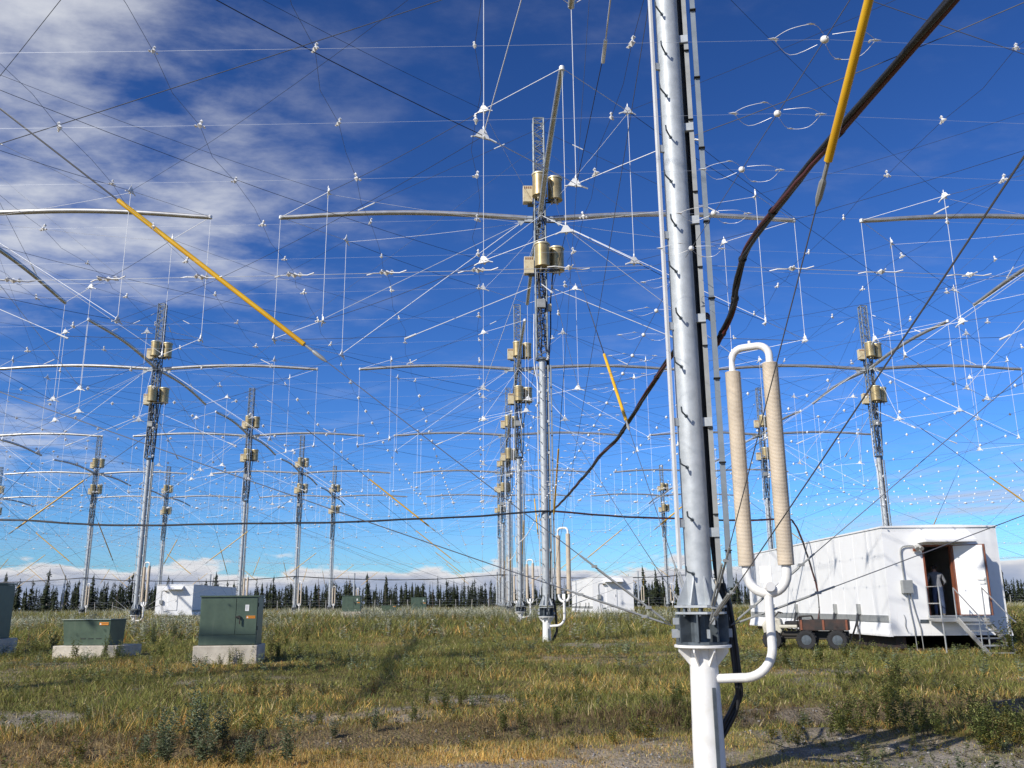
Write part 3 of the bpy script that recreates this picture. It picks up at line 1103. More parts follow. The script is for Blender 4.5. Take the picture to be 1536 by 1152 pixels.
def disc_mesh():
    """white round insulator with jumper loops at a seam of the net"""
    m = MB()
    rot = Matrix.Rotation(R(55), 3, 'X')
    i0 = len(m.v)
    m.lathe([(0.008, -0.026), (0.022, -0.020), (0.030, -0.008), (0.030, 0.008), (0.022, 0.020), (0.008, 0.026)], 14)
    m.v = [tuple(rot @ Vector(p)) for p in m.v]
    for s in (-1, 1):
        m.blob((s * 0.36, 0, 0.0), (0.045, 0.011, 0.011)); m.blob((s * 0.33, 0.03, 0.01), (0.012, 0.024, 0.012))
        m.tube(spline([Vector((s * 0.03, s * 0.06, 0.0)), Vector((s * 0.15, s * 0.19, -0.02)), Vector((s * 0.30, s * 0.15, -0.03)), Vector((s * 0.36, 0, 0))], 4), 0.0018, 4)
        m.blob((s * 0.17, s * 0.195, -0.02), (0.035, 0.010, 0.008))
        m.tube(spline([Vector((s * 0.03, -s * 0.06, 0)), Vector((s * 0.20, -s * 0.14, -0.03)), Vector((s * 0.36, 0, 0))], 4), 0.0018, 4)
    return m.mesh('seam_insulator', 'porcelain', 40)


DISC = disc_mesh()


def knot_mesh():
    m = MB()
    m.blob((0, 0, 0), (0.055, 0.035, 0.035)); m.tube([(-0.26, 0.03, 0.005), (-0.17, 0, 0.01), (-0.04, 0, 0)], 0.007, 5); m.tube([(0.04, 0, 0), (0.16, 0, -0.01), (0.25, -0.02, 0.005)], 0.007, 5)
    m.tube([(0, -0.18, -0.03), (0.02, 0, 0), (0, 0.18, 0.05)], 0.008, 5); m.blob((0.03, 0.09, 0.04), (0.035, 0.05, 0.035)); m.blob((-0.03, -0.1, -0.03), (0.03, 0.05, 0.03))
    return m.mesh('row_fitting', 'porcelain')


KNOT = knot_mesh()


def seam_meshes():
    row = MB(); colw = MB(); rf = MB(); cf = MB()
    xs = [0.35] + XW + [S - 0.35]
    row.tube([Vector((x, 0, screen_z(x, 0))) for x in xs], 0.0036, 4, caps=False)
    row.tube([Vector((x, 0.05, screen_z(x, 0) - 0.03)) for x in xs], 0.002, 3, caps=False)
    colw.tube([Vector((0, y, screen_z(0, y))) for y in [0.25] + YW + [S - 0.25]], 0.0032, 4, caps=False)
    for x in XW: rf.blob((x, 0, screen_z(x, 0)), (0.09, 0.045, 0.045))
    for y in YW: cf.blob((0, y, screen_z(0, y)), (0.045, 0.045, 0.045))
    return row.mesh('seam_cable', 'wire'), colw.mesh('seam_cable', 'wire_grey'), rf.mesh('seam_fittings', 'porcelain'), cf.mesh('seam_fittings', 'porcelain')


SROW, SCOL, SRF, SCF = seam_meshes()
near_left = 290
cand = []
for r in range(-1, 6):
    for c in range(-4, 2):
        if abs(c + 0.5) > r + 2.7: continue
        near = r <= 0 and c in (-1, 0)
        b = empty('ground_screen', (c * S, r * S, 0))
        if near:
            lab = {(-1, -1): 'wire net panel overhead on the left with white clamps at its knots', (0, -1): 'wire net panel overhead on the right of the thick near pole',
                   (-1, 0): 'wire net panel between the thick near pole and the green cabinets', (0, 0): 'wire net panel above the six wheeled cart and shelter'}[(c, r)]
        else:
            lab = 'far wire net panel stretched overhead between four masts, dotted with white clamps'
        tag(b, lab, 'wire net', 'ground screen panels between the masts')
        tag(add('row_wires', ROWM, b), kind='stuff'); tag(add('column_wires', COLM, b), kind='stuff')
        add('seam_cable', SROW, b); add('seam_cable', SCOL, b)
        if near:
            for y in YW:
                for x in XW:
                    w = Vector((c * S + x, r * S + y, screen_z(x, y)))
                    cand.append(((w - CAM).length, b, (x, y, screen_z(x, y)), (w - CAM)))
        else:
            tag(add('wire_clamps', FCL, b), kind='stuff')
        if r <= 0 and c in (-1, 0, 1):
            for y in YW: add('seam_insulator', DISC, b, (0, y, screen_z(0, y)))
            for x in XW: add('row_fitting', KNOT, b, (x, 0, screen_z(x, 0)), random.uniform(-0.3, 0.3))
        else:
            tag(add('seam_fittings', SRF, b), kind='stuff'); tag(add('seam_fittings', SCF, b), kind='stuff')
# clamps that show largest become parts of their panel, the others one part per panel
cand.sort(key=lambda t: t[0] + (100 if t[3].y < 1.0 else 0))
rest = {}
cnt = 0
for dist, b, p, d in cand:
    if cnt < 290 and d.y > 1.0:
        o = add('wire_clamp', clamps[cnt % 4], b, p, random.uniform(0, 6.28))
        s = random.uniform(0.62, 0.9); o.scale = (s, s, s)
        cnt += 1
    else:
        rest.setdefault(b.name, (b, []))[1].append(p)
for b, ps in rest.values():
    m = MB()
    for p in ps: m.blob(p, (0.032, 0.032, 0.036))
    tag(m.obj('wire_clamps', 'porcelain', b), kind='stuff')

# ------------------------------------------------------------------ power cable runs
def cable_run(name, pts, label, n=3, r=0.021, seed=1, red=True, turns=1.2):
    rr = random.Random(seed)
    root = empty(name, pts[0])
    P0 = Vector(pts[0])
    path = spline([Vector(p) for p in pts], 6)
    for k in range(n):
        q = []
        for i, p in enumerate(path):
            a = 2 * math.pi * k / n + i * 0.35 * turns + rr.uniform(-0.2, 0.2)
            q.append(p - P0 + Vector((math.cos(a) * 0.020, math.sin(a) * 0.017, math.sin(a) * 0.021)))
        MB().tube(q, r, 7).obj('cable', 'cable_red' if red and k == n - 1 else 'cable_black', root, 60)
    st = MB()
    for i in range(5, len(path) - 3, 9):
        d = (path[i + 1] - path[i]).normalized()
        st.tube([path[i] - P0 - d * 0.02, path[i] - P0 + d * 0.02], 0.045, 8)
    tag(st.obj('cable_tie', 'rope_dark', root), kind='stuff')
    tag(root, label, 'cable run', 'black power cable runs')
    return root


def sagged(a, b, sag, n=9, seed=1, jit=0.05):
    rr = random.Random(seed)
    pts = catenary(a, b, sag, n)
    for p in pts[1:-1]:
        p.z += rr.uniform(-jit, jit)
    return pts


cable_run('cable_run', [Vector((0.30, S, ZC))] + sagged((-0.3, S - 0.2, ZC), (-S, S - 0.2, ZC), 0.42, 10, 3), 'black cable run from the crossing mast towards the low green cabinet side', seed=3, red=False)
cable_run('cable_run', sagged((0.25, S - 0.2, ZC + 0.02), (9.35, S - 0.1, 4.86), 0.12, 6, 4, 0.03) + [Vector((9.62, S - 0.1, 4.72)), Vector((9.85, S - 0.05, 4.25)), Vector((10.1, S, 3.4)), Vector((10.32, S, 2.4)), Vector((10.38, S, 1.75)), Vector((10.32, S, 1.2)), Vector((10.1, S, 0.75))],
          'black cable run from the crossing mast, dropping down the white shelter wall', seed=4)
cable_run('cable_run', [Vector((0.3, S - 0.35, ZC))] + sagged((0.25, S - 0.6, ZC - 0.02), (0.32, 0.6, ZC - 0.02), 0.22, 10, 5, 0.06) + [Vector((0.38, 0.1, 5.02))], 'black cable run sagging from the thick near pole to the crossing mast', seed=5)
cable_run('cable_run', [Vector((0.40, 0.12, 4.72)), Vector((0.46, -0.02, 4.86)), Vector((0.48, -0.4, 5.02)), Vector((0.44, -0.75, 5.2)), Vector((0.40, -1.2, 5.33)), Vector((0.36, -2.0, 5.32)), Vector((0.34, -3.0, 5.27)), Vector((0.33, -4.2, 5.2)), Vector((0.33, -6.5, 5.06)), Vector((0.33, -10, 4.95)), Vector((0.3, -S + 0.4, ZC))],
          'thick black and red cable run overhead beside the near yellow rod', seed=6, turns=0.5)
for c in range(-3, 1):
    cable_run('cable_run', sagged((c * S, 4 * S - 0.2, ZC), ((c + 1) * S, 4 * S - 0.2, ZC), 0.5, 7, 20 + c), 'thin far black cable run low above the spruce tops', n=2, seed=20 + c, red=False, r=0.035)

# ------------------------------------------------------------------ equipment shelters
def text_mesh(body, size, matname, name):
    cu = bpy.data.curves.new(name, 'FONT')
    cu.body = body; cu.size = size; cu.align_x = 'CENTER'; cu.align_y = 'CENTER'
    o = bpy.data.objects.new(name, cu)
    col.objects.link(o)
    dg = bpy.context.evaluated_depsgraph_get()
    me = bpy.data.meshes.new_from_object(o.evaluated_get(dg))
    bpy.data.objects.remove(o)
    me.materials.clear(); me.materials.append(MATS[matname])
    return me


def build_shelter(W=3.62, D=16.2, HH=3.28, opened=True):
    root = empty('equipment_shelter')
    t = 0.09
    d0, d1, dz0, dz1 = 1.20, 2.12, 0.56, 2.74       # door opening
    MB().box((W / 2, D / 2, 0.50), (W - 2 * t - 0.004, D - 2 * t - 0.004, 0.10)).obj('floor', 'shelter_in', root)
    MB().prism([(-0.03, -0.04, HH), (W + 0.03, -0.04, HH), (W + 0.03, -0.04, HH + 0.05), (W / 2, -0.04, HH + 0.09), (-0.03, -0.04, HH + 0.05)], (0, 0, 0), (0, D + 0.08, 0)).obj('roof', 'shelter_white', root)
    side = {}
    npan = 13
    for x, nm in ((t / 2, 'side_wall'), (W - t / 2, 'side_wall')):
        sw = MB().box((x, D / 2, HH / 2 + 0.16), (t, D - 2 * t, HH - 0.33)).obj(nm, 'shelter_white', root)
        sgn = -1 if x < W / 2 else 1
        side[sgn] = sw
        xs = 0 if sgn < 0 else W
        # joints between the cladding sheets and the drip strip
        for k in range(1, npan):
            MB().box((xs + sgn * 0.001, D * k / npan, HH / 2 + 0.25), (0.006, 0.03, HH - 0.55)).obj('cladding_joint', 'shelter_white', sw)
        MB().box((xs + sgn * 0.012, D / 2, 0.50), (0.03, D - 0.3, 0.20)).obj('vent_strip', 'greybox', sw)
        MB().prism([(xs, 0.0, 0.36), (xs + sgn * 0.10, 0.0, 0.02), (xs + sgn * 0.10, 0.0, -0.03), (xs - sgn * 0.02, 0.0, -0.03)][:: (1 if sgn < 0 else -1)], (0, 0, 0), (0, D, 0)).obj('skirt', 'shelter_white', sw)
    MB().box((W / 2, D - t / 2, HH / 2 + 0.16), (W, t, HH - 0.33)).obj('back_wall', 'shelter_white', root)
    # front wall in three sheets round the door
    z0 = -0.01
    if opened:
        MB().box((d0 / 2, t / 2, (HH + z0) / 2), (d0, t, HH - z0 - 0.003)).obj('front_wall', 'shelter_white', root)
        MB().box(((d1 + W) / 2, t / 2, (HH + z0) / 2), (W - d1, t, HH - z0 - 0.003)).obj('front_wall', 'shelter_white', root)
        MB().box(((d0 + d1) / 2, t / 2, (HH + dz1) / 2), (d1 - d0 - 0.004, t, HH - dz1 - 0.003)).obj('front_wall', 'shelter_white', root)
        MB().box(((d0 + d1) / 2, t / 2, (z0 + dz0) / 2), (d1 - d0 - 0.004, t, dz0 - z0)).obj('front_wall', 'shelter_white', root)
        fr = MB()
        fr.box((d0 + 0.025, t / 2 - 0.01, (dz0 + dz1) / 2), (0.05, t + 0.03, dz1 - dz0)); fr.box((d1 - 0.025, t / 2 - 0.01, (dz0 + dz1) / 2), (0.05, t + 0.03, dz1 - dz0))
        fr.box(((d0 + d1) / 2, t / 2 - 0.01, dz1 - 0.025), (d1 - d0 - 0.1, t + 0.03, 0.05))
        fr.obj('door_frame', 'rust_wood', root)
        MB().box(((d0 + d1) / 2, -0.03, dz0 + 0.015), (d1 - d0 + 0.1, 0.16, 0.03)).obj('threshold', 'alu', root)
        # thick insulated leaf swung open on its right-hand jamb
        leaf = empty('door', (d1 + 0.02, -0.03, dz0 + 0.03), R(-38))
        leaf.parent = root
        lw, lh = 0.93, dz1 - dz0 - 0.05
        MB().box((lw / 2, 0, lh / 2), (lw, 0.09, lh)).obj('leaf', 'rust_wood', leaf)
        MB().box((lw / 2 - 0.01, -0.049, lh / 2), (lw - 0.10, 0.012, lh - 0.05)).obj('inner_skin', 'shelter_white', leaf)
        MB().box((lw / 2, 0.051, lh / 2), (lw, 0.012, lh)).obj('outer_skin', 'shelter_white', leaf)
        hd = MB()
        hd.box((lw - 0.10, -0.064, 1.02), (0.06, 0.02, 0.20)); hd.tube([(lw - 0.10, -0.075, 1.07), (lw - 0.10, -0.12, 1.07), (lw - 0.30, -0.12, 1.07)], 0.012, 6)
        hd.tube([(lw - 0.10, -0.075, 0.95), (lw - 0.10, -0.11, 0.95), (lw - 0.26, -0.11, 0.95)], 0.01, 6)
        hd.obj('handle', 'alu', leaf)
        MB().tube([(lw - 0.055, -0.07, 0.08), (lw - 0.055, -0.07, lh - 0.1)], 0.014, 6).obj('lock_bar', 'alu', leaf)
    else:
        MB().box((W / 2, t / 2, (HH + z0) / 2), (W, t, HH - z0 - 0.003)).obj('front_wall', 'shelter_white', root)
        dr = MB().box(((d0 + d1) / 2, -0.025, (dz0 + dz1) / 2), (d1 - d0, 0.05, dz1 - dz0)).obj('door', 'shelter_white', root)
        MB().box((d1 - 0.12, -0.07, dz0 + 1.0), (0.05, 0.04, 0.18)).obj('handle', 'alu', dr)
    # hood over the door
    hx0, hx1 = d0 - 0.12, d1 + 0.55
    hz = dz1 + 0.06
    MB().prism([(0, 0.0, hz), (0, -0.62, hz), (0, -0.62, hz + 0.06), (0, -0.05, hz + 0.40), (0, 0.0, hz + 0.40)], (0, 0, 0), (hx1 - hx0, 0, 0)).obj('door_hood', 'shelter_white', root, loc=(hx0, -0.002, 0))
    # conduit, lamp and box left of the door
    jb = MB().box((0.56, -0.10, 1.46), (0.32, 0.17, 0.40)).obj('junction_box', 'greybox', root, bevel=0.01)
    MB().tube(spline([Vector((0.52, -0.06, 1.66)), Vector((0.50, -0.06, 2.2)), Vector((0.50, -0.06, 2.55)), Vector((0.58, -0.06, 2.68)), Vector((0.75, -0.06, 2.71)), Vector((0.92, -0.06, 2.71))], 5), 0.022, 8).obj('conduit', 'greybox', root, 60)
    for dx in (0.0, 0.09):
        MB().tube([(0.56 + dx, -0.06, 1.27), (0.60 + dx * 1.6, -0.06, 0.7), (0.66 + dx * 2.2, -0.06, 0.2), (0.70 + dx * 2.2, -0.02, -0.45)], 0.014, 6).obj('conduit', 'greybox', root, 60)
    lp = MB()
    for k, dx in enumerate((0.92, 1.06)):
        lp.tube([(dx, -0.05, 2.70), (dx + 0.02, -0.16, 2.68), (dx + 0.03, -0.26, 2.60)], [0.02, 0.05, 0.075], 10)
    tag(lp.obj('flood_lamp', 'alu', root, 40), kind='stuff')
    MB().box((0.93, -0.10, 2.58), (0.08, 0.08, 0.09)).obj('lamp_sensor', 'rust_wood', root)
    MB().box((1.02, -0.012, 0.42), (0.26, 0.02, 0.10)).obj('outlet_plate', 'steel_dark', root)
    MB().tube(spline([Vector((0.40, -0.02, 0.62)), Vector((0.42, -0.04, 0.5)), Vector((0.40, -0.04, 0.3)), Vector((0.46, -0.04, 0.1))], 4), 0.01, 5).obj('cord', 'greybox', root)
    # cable entries along the left side
    for y in (2.4, 4.6, 9.0, 12.2):
        e = MB().box((-0.05, y, 0.78), (0.10, 0.16, 0.34)).obj('cable_entry', 'greybox', root, bevel=0.01)
        for dy in (-0.05, 0.05):
            MB().tube(spline([Vector((-0.08, y + dy, 0.65)), Vector((-0.16, y + dy, 0.3)), Vector((-0.22 - dy, y + dy * 4, -0.1)), Vector((-0.30, y + dy * 8, -0.42)), Vector((-0.40, y + dy * 12, -0.52))], 5), 0.03, 6).obj('hose', 'cable_black', e, 60)
    # timber skids
    for x in (0.35, W - 0.35):
        MB().box((x, D / 2, -0.22), (0.30, D - 0.5, 0.36)).obj('skid', 'rust', root)
    for k in range(6):
        MB().box((W / 2, 0.55 + k * (D - 1.1) / 5, -0.47), (W - 0.2, 0.35, 0.14)).obj('sleeper', 'rust', root)
    return root


sh = build_shelter(opened=True)
sh.location = (10.2, 18.0, 0.72); sh.rotation_euler = (0, 0, R(-1.5))
tag(sh, 'white equipment shelter with its door open beside the metal steps', 'shelter', 'white equipment shelters')
sh2 = build_shelter(opened=False)
sh2.location = (6.9, 67.0, 1.02); sh2.rotation_euler = (0, 0, R(1)); sh2.scale = (0.96, 0.95, 0.90)
tag(sh2, 'closed white shelter behind the crossing mast, its left side wall showing', 'shelter', 'white equipment shelters')
index_children()
sh3 = copy_tree(sh2)
sh3.location = (-34.2, 80.0, 1.0); sh3.rotation_euler = (0, 0, 0); sh3.scale = (0.98, 0.95, 0.88)
sh3['label'] = 'closed white shelter standing behind the green cabinets, its right side wall showing'

# ------------------------------------------------------------------ metal steps and landing
st = empty('metal_steps', (10.2, 18.0, 0.72), R(-1.5))
tag(st, 'galvanized steel steps with handrails leading to the open shelter door', 'steps')
pz = 0.50
lx0, lx1 = 1.12, 2.55
ld = MB()
ld.box(((lx0 + lx1) / 2, -0.12, pz - 0.03), (lx1 - lx0, 0.05, 0.10)); ld.box(((lx0 + lx1) / 2, -0.92, pz - 0.03), (lx1 - lx0, 0.05, 0.10))
ld.box((lx0 + 0.025, -0.52, pz - 0.03), (0.05, 0.75, 0.10)); ld.box((lx1 - 0.025, -0.52, pz - 0.03), (0.05, 0.75, 0.10))
ld.obj('landing_frame', 'alu', st)
gr = MB()
for k in range(22): gr.box((lx0 + 0.08 + k * (lx1 - lx0 - 0.16) / 21, -0.52, pz - 0.01), (0.012, 0.75, 0.04))
for k in range(5): gr.box(((lx0 + lx1) / 2, -0.80 + k * 0.14, pz - 0.015), (lx1 - lx0 - 0.1, 0.012, 0.02))
tag(gr.obj('landing_grating', 'galvanized', st), kind='stuff')
sx0, sx1 = 1.62, 2.42
ty, tz = -0.95, pz - 0.02
by, bz = -2.55, -0.50
for x in (sx0, sx1):
    MB().prism([(x - 0.02, ty, tz + 0.06), (x - 0.02, ty, tz - 0.12), (x - 0.02, by - 0.02, bz - 0.06), (x - 0.02, by - 0.1, bz + 0.02)], (0, 0, 0), (0.04, 0, 0)).obj('stringer', 'alu', st)
for k in range(5):
    f = (k + 0.7) / 5.2
    y = ty + (by - ty) * f; z = tz + (bz - tz) * f
    tr = MB().box(((sx0 + sx1) / 2, y, z), (sx1 - sx0 - 0.045, 0.26, 0.035)).obj('tread', 'alu', st)
for x in (sx0 - 0.03, sx1 + 0.03):
    MB().tube([(x, ty + 0.04, tz - 0.1), (x, ty + 0.04, tz + 0.92), (x, by + 0.15, bz + 0.98), (x, by + 0.02, bz + 0.92)], 0.021, 8).obj('handrail', 'alu', st, 40)
    MB().tube([(x, by + 0.35, bz + 0.05), (x, by + 0.35, bz + 1.08)], 0.018, 8).obj('rail_post', 'alu', st, 40)
lr = MB()
lr.tube([(lx0 + 0.03, -0.10, pz), (lx0 + 0.03, -0.10, pz + 0.95), (lx0 + 0.03, -0.90, pz + 0.95), (lx0 + 0.03, -0.90, pz - 0.05)], 0.022, 8)
lr.tube([(lx0 + 0.03, -0.10, pz + 0.45), (lx0 + 0.03, -0.90, pz + 0.45)], 0.018, 8)
lr.obj('landing_rail', 'alu', st, 40)
for x in (lx0 + 0.06, lx1 - 0.06):
    MB().tube([(x, -0.86, pz - 0.05), (x + 0.02, -0.86, -0.62)], 0.024, 8).obj('landing_leg', 'alu', st, 40)

# ------------------------------------------------------------------ people in the shelter
def build_person(loc, rz, J, mats, label, scale=1.0):
    """J: joint positions; body grown with a Skin modifier, materials by region"""
    verts = []; edges = []; rad = []
    def v(p, r):
        verts.append(p); rad.append(r); return len(verts) - 1
    def chain(start, pts):
        last = start
        for p, r in pts:
            k = v(p, r); edges.append((last, k)); last = k
        return last
    pel = v((0, 0, 0.95), (0.165, 0.12))
    sp = chain(pel, [((0.0, -0.01, 1.08), (0.15, 0.11)), ((0.0, -0.02, 1.25), (0.17, 0.125)), ((0.0, -0.03, 1.40), (0.165, 0.11))])
    nk = chain(sp, [((0.0, -0.04, 1.49), (0.06, 0.06)), ((0.0, -0.055, 1.55), (0.06, 0.065)), ((0.0, -0.07, 1.64), (0.085, 0.10)), ((0.0, -0.07, 1.72), (0.075, 0.085))])
    for s in (-1, 1):
        chain(pel, [((s * 0.10, 0.0, 0.86), (0.095, 0.10)), ((s * 0.12, -0.02, 0.50), (0.065, 0.07)), ((s * 0.12, 0.02, 0.30), (0.06, 0.065)), ((s * 0.12, 0.03, 0.09), (0.045, 0.05)), ((s * 0.13, -0.06, 0.045), (0.045, 0.04)), ((s * 0.135, -0.16, 0.035), (0.04, 0.03))])
        el = J['elbow'][0 if s < 0 else 1]; wr = J['wrist'][0 if s < 0 else 1]
        E_ = Vector(el); W_ = Vector(wr); d = (W_ - E_).normalized()
        last = chain(sp, [((s * 0.19, -0.03, 1.39), (0.07, 0.07)), (tuple(Vector((s * 0.20, -0.03, 1.36)).lerp(E_, 0.5)), (0.052, 0.055)), (el, (0.044, 0.046)), (wr, (0.03, 0.032)), (tuple(W_ + d * 0.07), (0.035, 0.02))])
        side_ = d.cross(Vector((0, 1, 0))).normalized() if abs(d.y) < 0.9 else Vector((1, 0, 0))
        for q in range(4):
            b0 = W_ + d * 0.085 + side_ * ((q - 1.5) * 0.02)
            chain(last, [(tuple(b0 + d * 0.03), (0.009, 0.009)), (tuple(b0 + d * (0.06 + 0.006 * (1 - abs(q - 1.5))) + Vector((0, -0.012, 0))), (0.008, 0.008))])
        chain(last, [(tuple(W_ + d * 0.05 + side_ * 0.045 + Vector((0, -0.02, 0))), (0.010, 0.010)), (tuple(W_ + d * 0.085 + side_ * 0.055 + Vector((0, -0.03, 0))), (0.008, 0.008))])
    me = bpy.data.meshes.new('person')
    me.from_pydata(verts, edges, [])
    o = bpy.data.objects.new('person', me)
    col.objects.link(o)
    o.modifiers.new('skin', 'SKIN')
    if not me.skin_vertices: me.skin_vertices.new()
    for i, sv in enumerate(me.skin_vertices[0].data):
        sv.radius = rad[i]; sv.use_root = (i == 0)
    ss = o.modifiers.new('sub', 'SUBSURF'); ss.levels = 2; ss.render_levels = 2
    dg = bpy.context.evaluated_depsgraph_get()
    fin = bpy.data.meshes.new_from_object(o.evaluated_get(dg))
    bpy.data.objects.remove(o)
    fin.materials.clear()
    for m in mats: fin.materials.append(MATS[m])
    wl = [Vector(w_) for w_ in J['wrist']]
    for p in fin.polygons:
        c = p.center
        if c.z < 0.085: k = 3
        elif min((c - w_).length for w_ in wl) < 0.20 and min((c - w_).length for w_ in wl) < min((c - Vector(e)).length for e in J['elbow']): k = 2
        elif c.z < 0.97 and abs(c.x) < 0.24: k = 0
        elif c.z < 1.485: k = 1
        elif c.z > 1.66 or (c.y > -0.04 and c.z > 1.57): k = 4
        else: k = 2
        p.material_index = k; p.use_smooth = True
    bend = J.get('bend', 0)
    if bend:
        for vv in fin.vertices:
            if vv.co.z > 0.95:
                q = Matrix.Rotation(bend * min(1, (vv.co.z - 0.95) / 0.25), 3, 'X') @ (vv.co - Vector((0, 0, 0.95))) + Vector((0, 0, 0.95))
                vv.co = q
    o = add('person', fin, None, loc, rz)
    o.scale = (scale,) * 3
    f = MB()
    f.blob((0, -0.175, 1.635), (0.014, 0.02, 0.02)); f.blob((-0.095, -0.06, 1.64), (0.012, 0.02, 0.03)); f.blob((0.095, -0.06, 1.64), (0.012, 0.02, 0.03))
    fo = f.obj('nose_and_ears', 'skin', o)
    if bend:
        for vv in fo.data.vertices:
            vv.co = Matrix.Rotation(bend, 3, 'X') @ (vv.co - Vector((0, 0, 0.95))) + Vector((0, 0, 0.95))
    tag(o, label, 'person')
    return o


FZ = 0.72 + 0.552
build_person((11.98, 18.42, FZ), R(165), {'elbow': ((-0.30, -0.10, 1.13), (0.29, -0.08, 1.14)), 'wrist': ((-0.22, -0.30, 1.02), (0.20, -0.30, 1.05)), 'bend': R(14)},
             ['denim', 'shirt_grey', 'skin', 'shoe', 'hair'], 'person in grey long sleeved top and blue jeans standing in the shelter doorway', 0.94)
build_person((11.72, 19.7, FZ), R(20), {'elbow': ((-0.27, -0.02, 1.12), (0.27, -0.02, 1.12)), 'wrist': ((-0.25, -0.14, 0.90), (0.25, -0.14, 0.90))},
             ['denim', 'shirt_green', 'skin', 'shoe', 'hair'], 'person in bright green shirt standing in the dark inside the shelter', 0.97)

# ------------------------------------------------------------------ green electrical cabinets
def warning_label(parent, x, y, z, w=0.26):
    p = MB().box((x, y, z), (w, 0.006, w * 0.27)).obj('warning_label', 'sticker_orange', parent)
    MB().prism([(x - w * 0.46, y - 0.0045, z - w * 0.10), (x - w * 0.28, y - 0.0045, z - w * 0.10), (x - w * 0.37, y - 0.0045, z + w * 0.09)], (0, 0, 0), (0, 0.003, 0)).obj('warning_triangle', 'sticker_white', p)
    tm = text_mesh('WARNING', w * 0.155, 'ink', 'warning_text')
    o = add('warning_text', tm, p, (x + w * 0.11, y - 0.0048, z))
    o.rotation_euler = (R(90), 0, 0)
    return p


def tall_cabinet():
    root = empty('electrical_cabinet')
    W, D, HH, z0 = 1.66, 1.0, 1.30, 0.50
    MB().box((W / 2, D / 2, z0 / 2 - 0.12), (W + 0.16, D + 0.5, z0 + 0.23)).obj('concrete_pad', 'concrete', root, bevel=0.02)
    body = MB().box((W / 2, D / 2, z0 + HH / 2), (W, D, HH)).obj('housing', 'green_paint', root, bevel=0.012)
    MB().prism([(-0.03, -0.035, z0 + HH), (W + 0.03, -0.035, z0 + HH), (W + 0.03, D + 0.03, z0 + HH + 0.01), (-0.03, D + 0.03, z0 + HH + 0.01)], (0, 0, 0), (0, 0, 0.04)).obj('roof_cap', 'green_paint', root)
    xs = 1.03
    MB().box((xs / 2 + 0.012, -0.010, z0 + 0.77), (xs - 0.03, 0.024, 0.98)).obj('door_panel', 'green_paint', root, bevel=0.006)
    dp = MB().box(((xs + W) / 2 - 0.002, -0.012, z0 + 0.77), (W - xs - 0.03, 0.028, 0.98)).obj('door_panel', 'green_paint', root, bevel=0.006)
    MB().box((W / 2, -0.008, z0 + 0.14), (W - 0.02, 0.018, 0.26)).obj('kick_panel', 'green_paint', root, bevel=0.005)
    hb = MB()
    hb.box((xs + 0.05, -0.045, z0 + 0.76), (0.10, 0.05, 0.03)); hb.box((xs + 0.10, -0.065, z0 + 0.76), (0.05, 0.04, 0.07)); hb.box((xs + 0.135, -0.08, z0 + 0.66), (0.03, 0.03, 0.20))
    hb.obj('door_handle', 'ink', root)
    for z in (0.45, 1.08):
        MB().box((W + 0.008, 0.02, z0 + z), (0.02, 0.04, 0.10)).obj('hinge', 'seam', root)
    stk = MB().box((xs + 0.32, -0.029, z0 + 1.0), (0.11, 0.006, 0.17)).obj('notice_label', 'sticker_white', root)
    pr = MB()
    for k in range(4): pr.box((xs + 0.31 + 0.0 * k, -0.0325, z0 + 1.05 - k * 0.03), (0.075 - 0.012 * k, 0.002, 0.010))
    tag(pr.obj('notice_print', 'greybox', stk), kind='stuff')
    warning_label(root, xs + 0.44, -0.029, z0 + 0.75)
    return root


def low_cabinet():
    root = empty('electrical_cabinet')
    W, D, HH, z0 = 1.58, 0.85, 0.74, 0.36
    MB().box((W / 2 + 0.12, D / 2 + 0.1, z0 / 2 - 0.12), (W + 0.5, D + 0.6, z0 + 0.23)).obj('concrete_pad', 'concrete', root, bevel=0.02)
    m = MB()
    a = [(0.05, 0.06, z0), (W - 0.05, 0.06, z0), (W - 0.05, D, z0), (0.05, D, z0)]
    b = [(0, -0.02, z0 + HH), (W, -0.02, z0 + HH), (W, D, z0 + HH), (0, D, z0 + HH)]
    m.v = a + b
    m.f = [(3, 2, 1, 0), (4, 5, 6, 7), (0, 1, 5, 4), (1, 2, 6, 5), (2, 3, 7, 6), (3, 0, 4, 7)]; m.m = [0] * 6
    m.obj('housing', 'green_paint', root, bevel=0.012)
    MB().box((W / 2, D / 2 - 0.02, z0 + HH + 0.018), (W + 0.05, D + 0.06, 0.035)).obj('lid', 'green_paint', root, bevel=0.01)
    for k in range(3):
        MB().box((0.68 + k * 0.26, 0.034, z0 + 0.20), (0.17, 0.01, 0.025)).obj('vent_slot', 'seam', root)
    o = warning_label(root, W - 0.22, -0.018, z0 + HH - 0.10, 0.30)
    return root


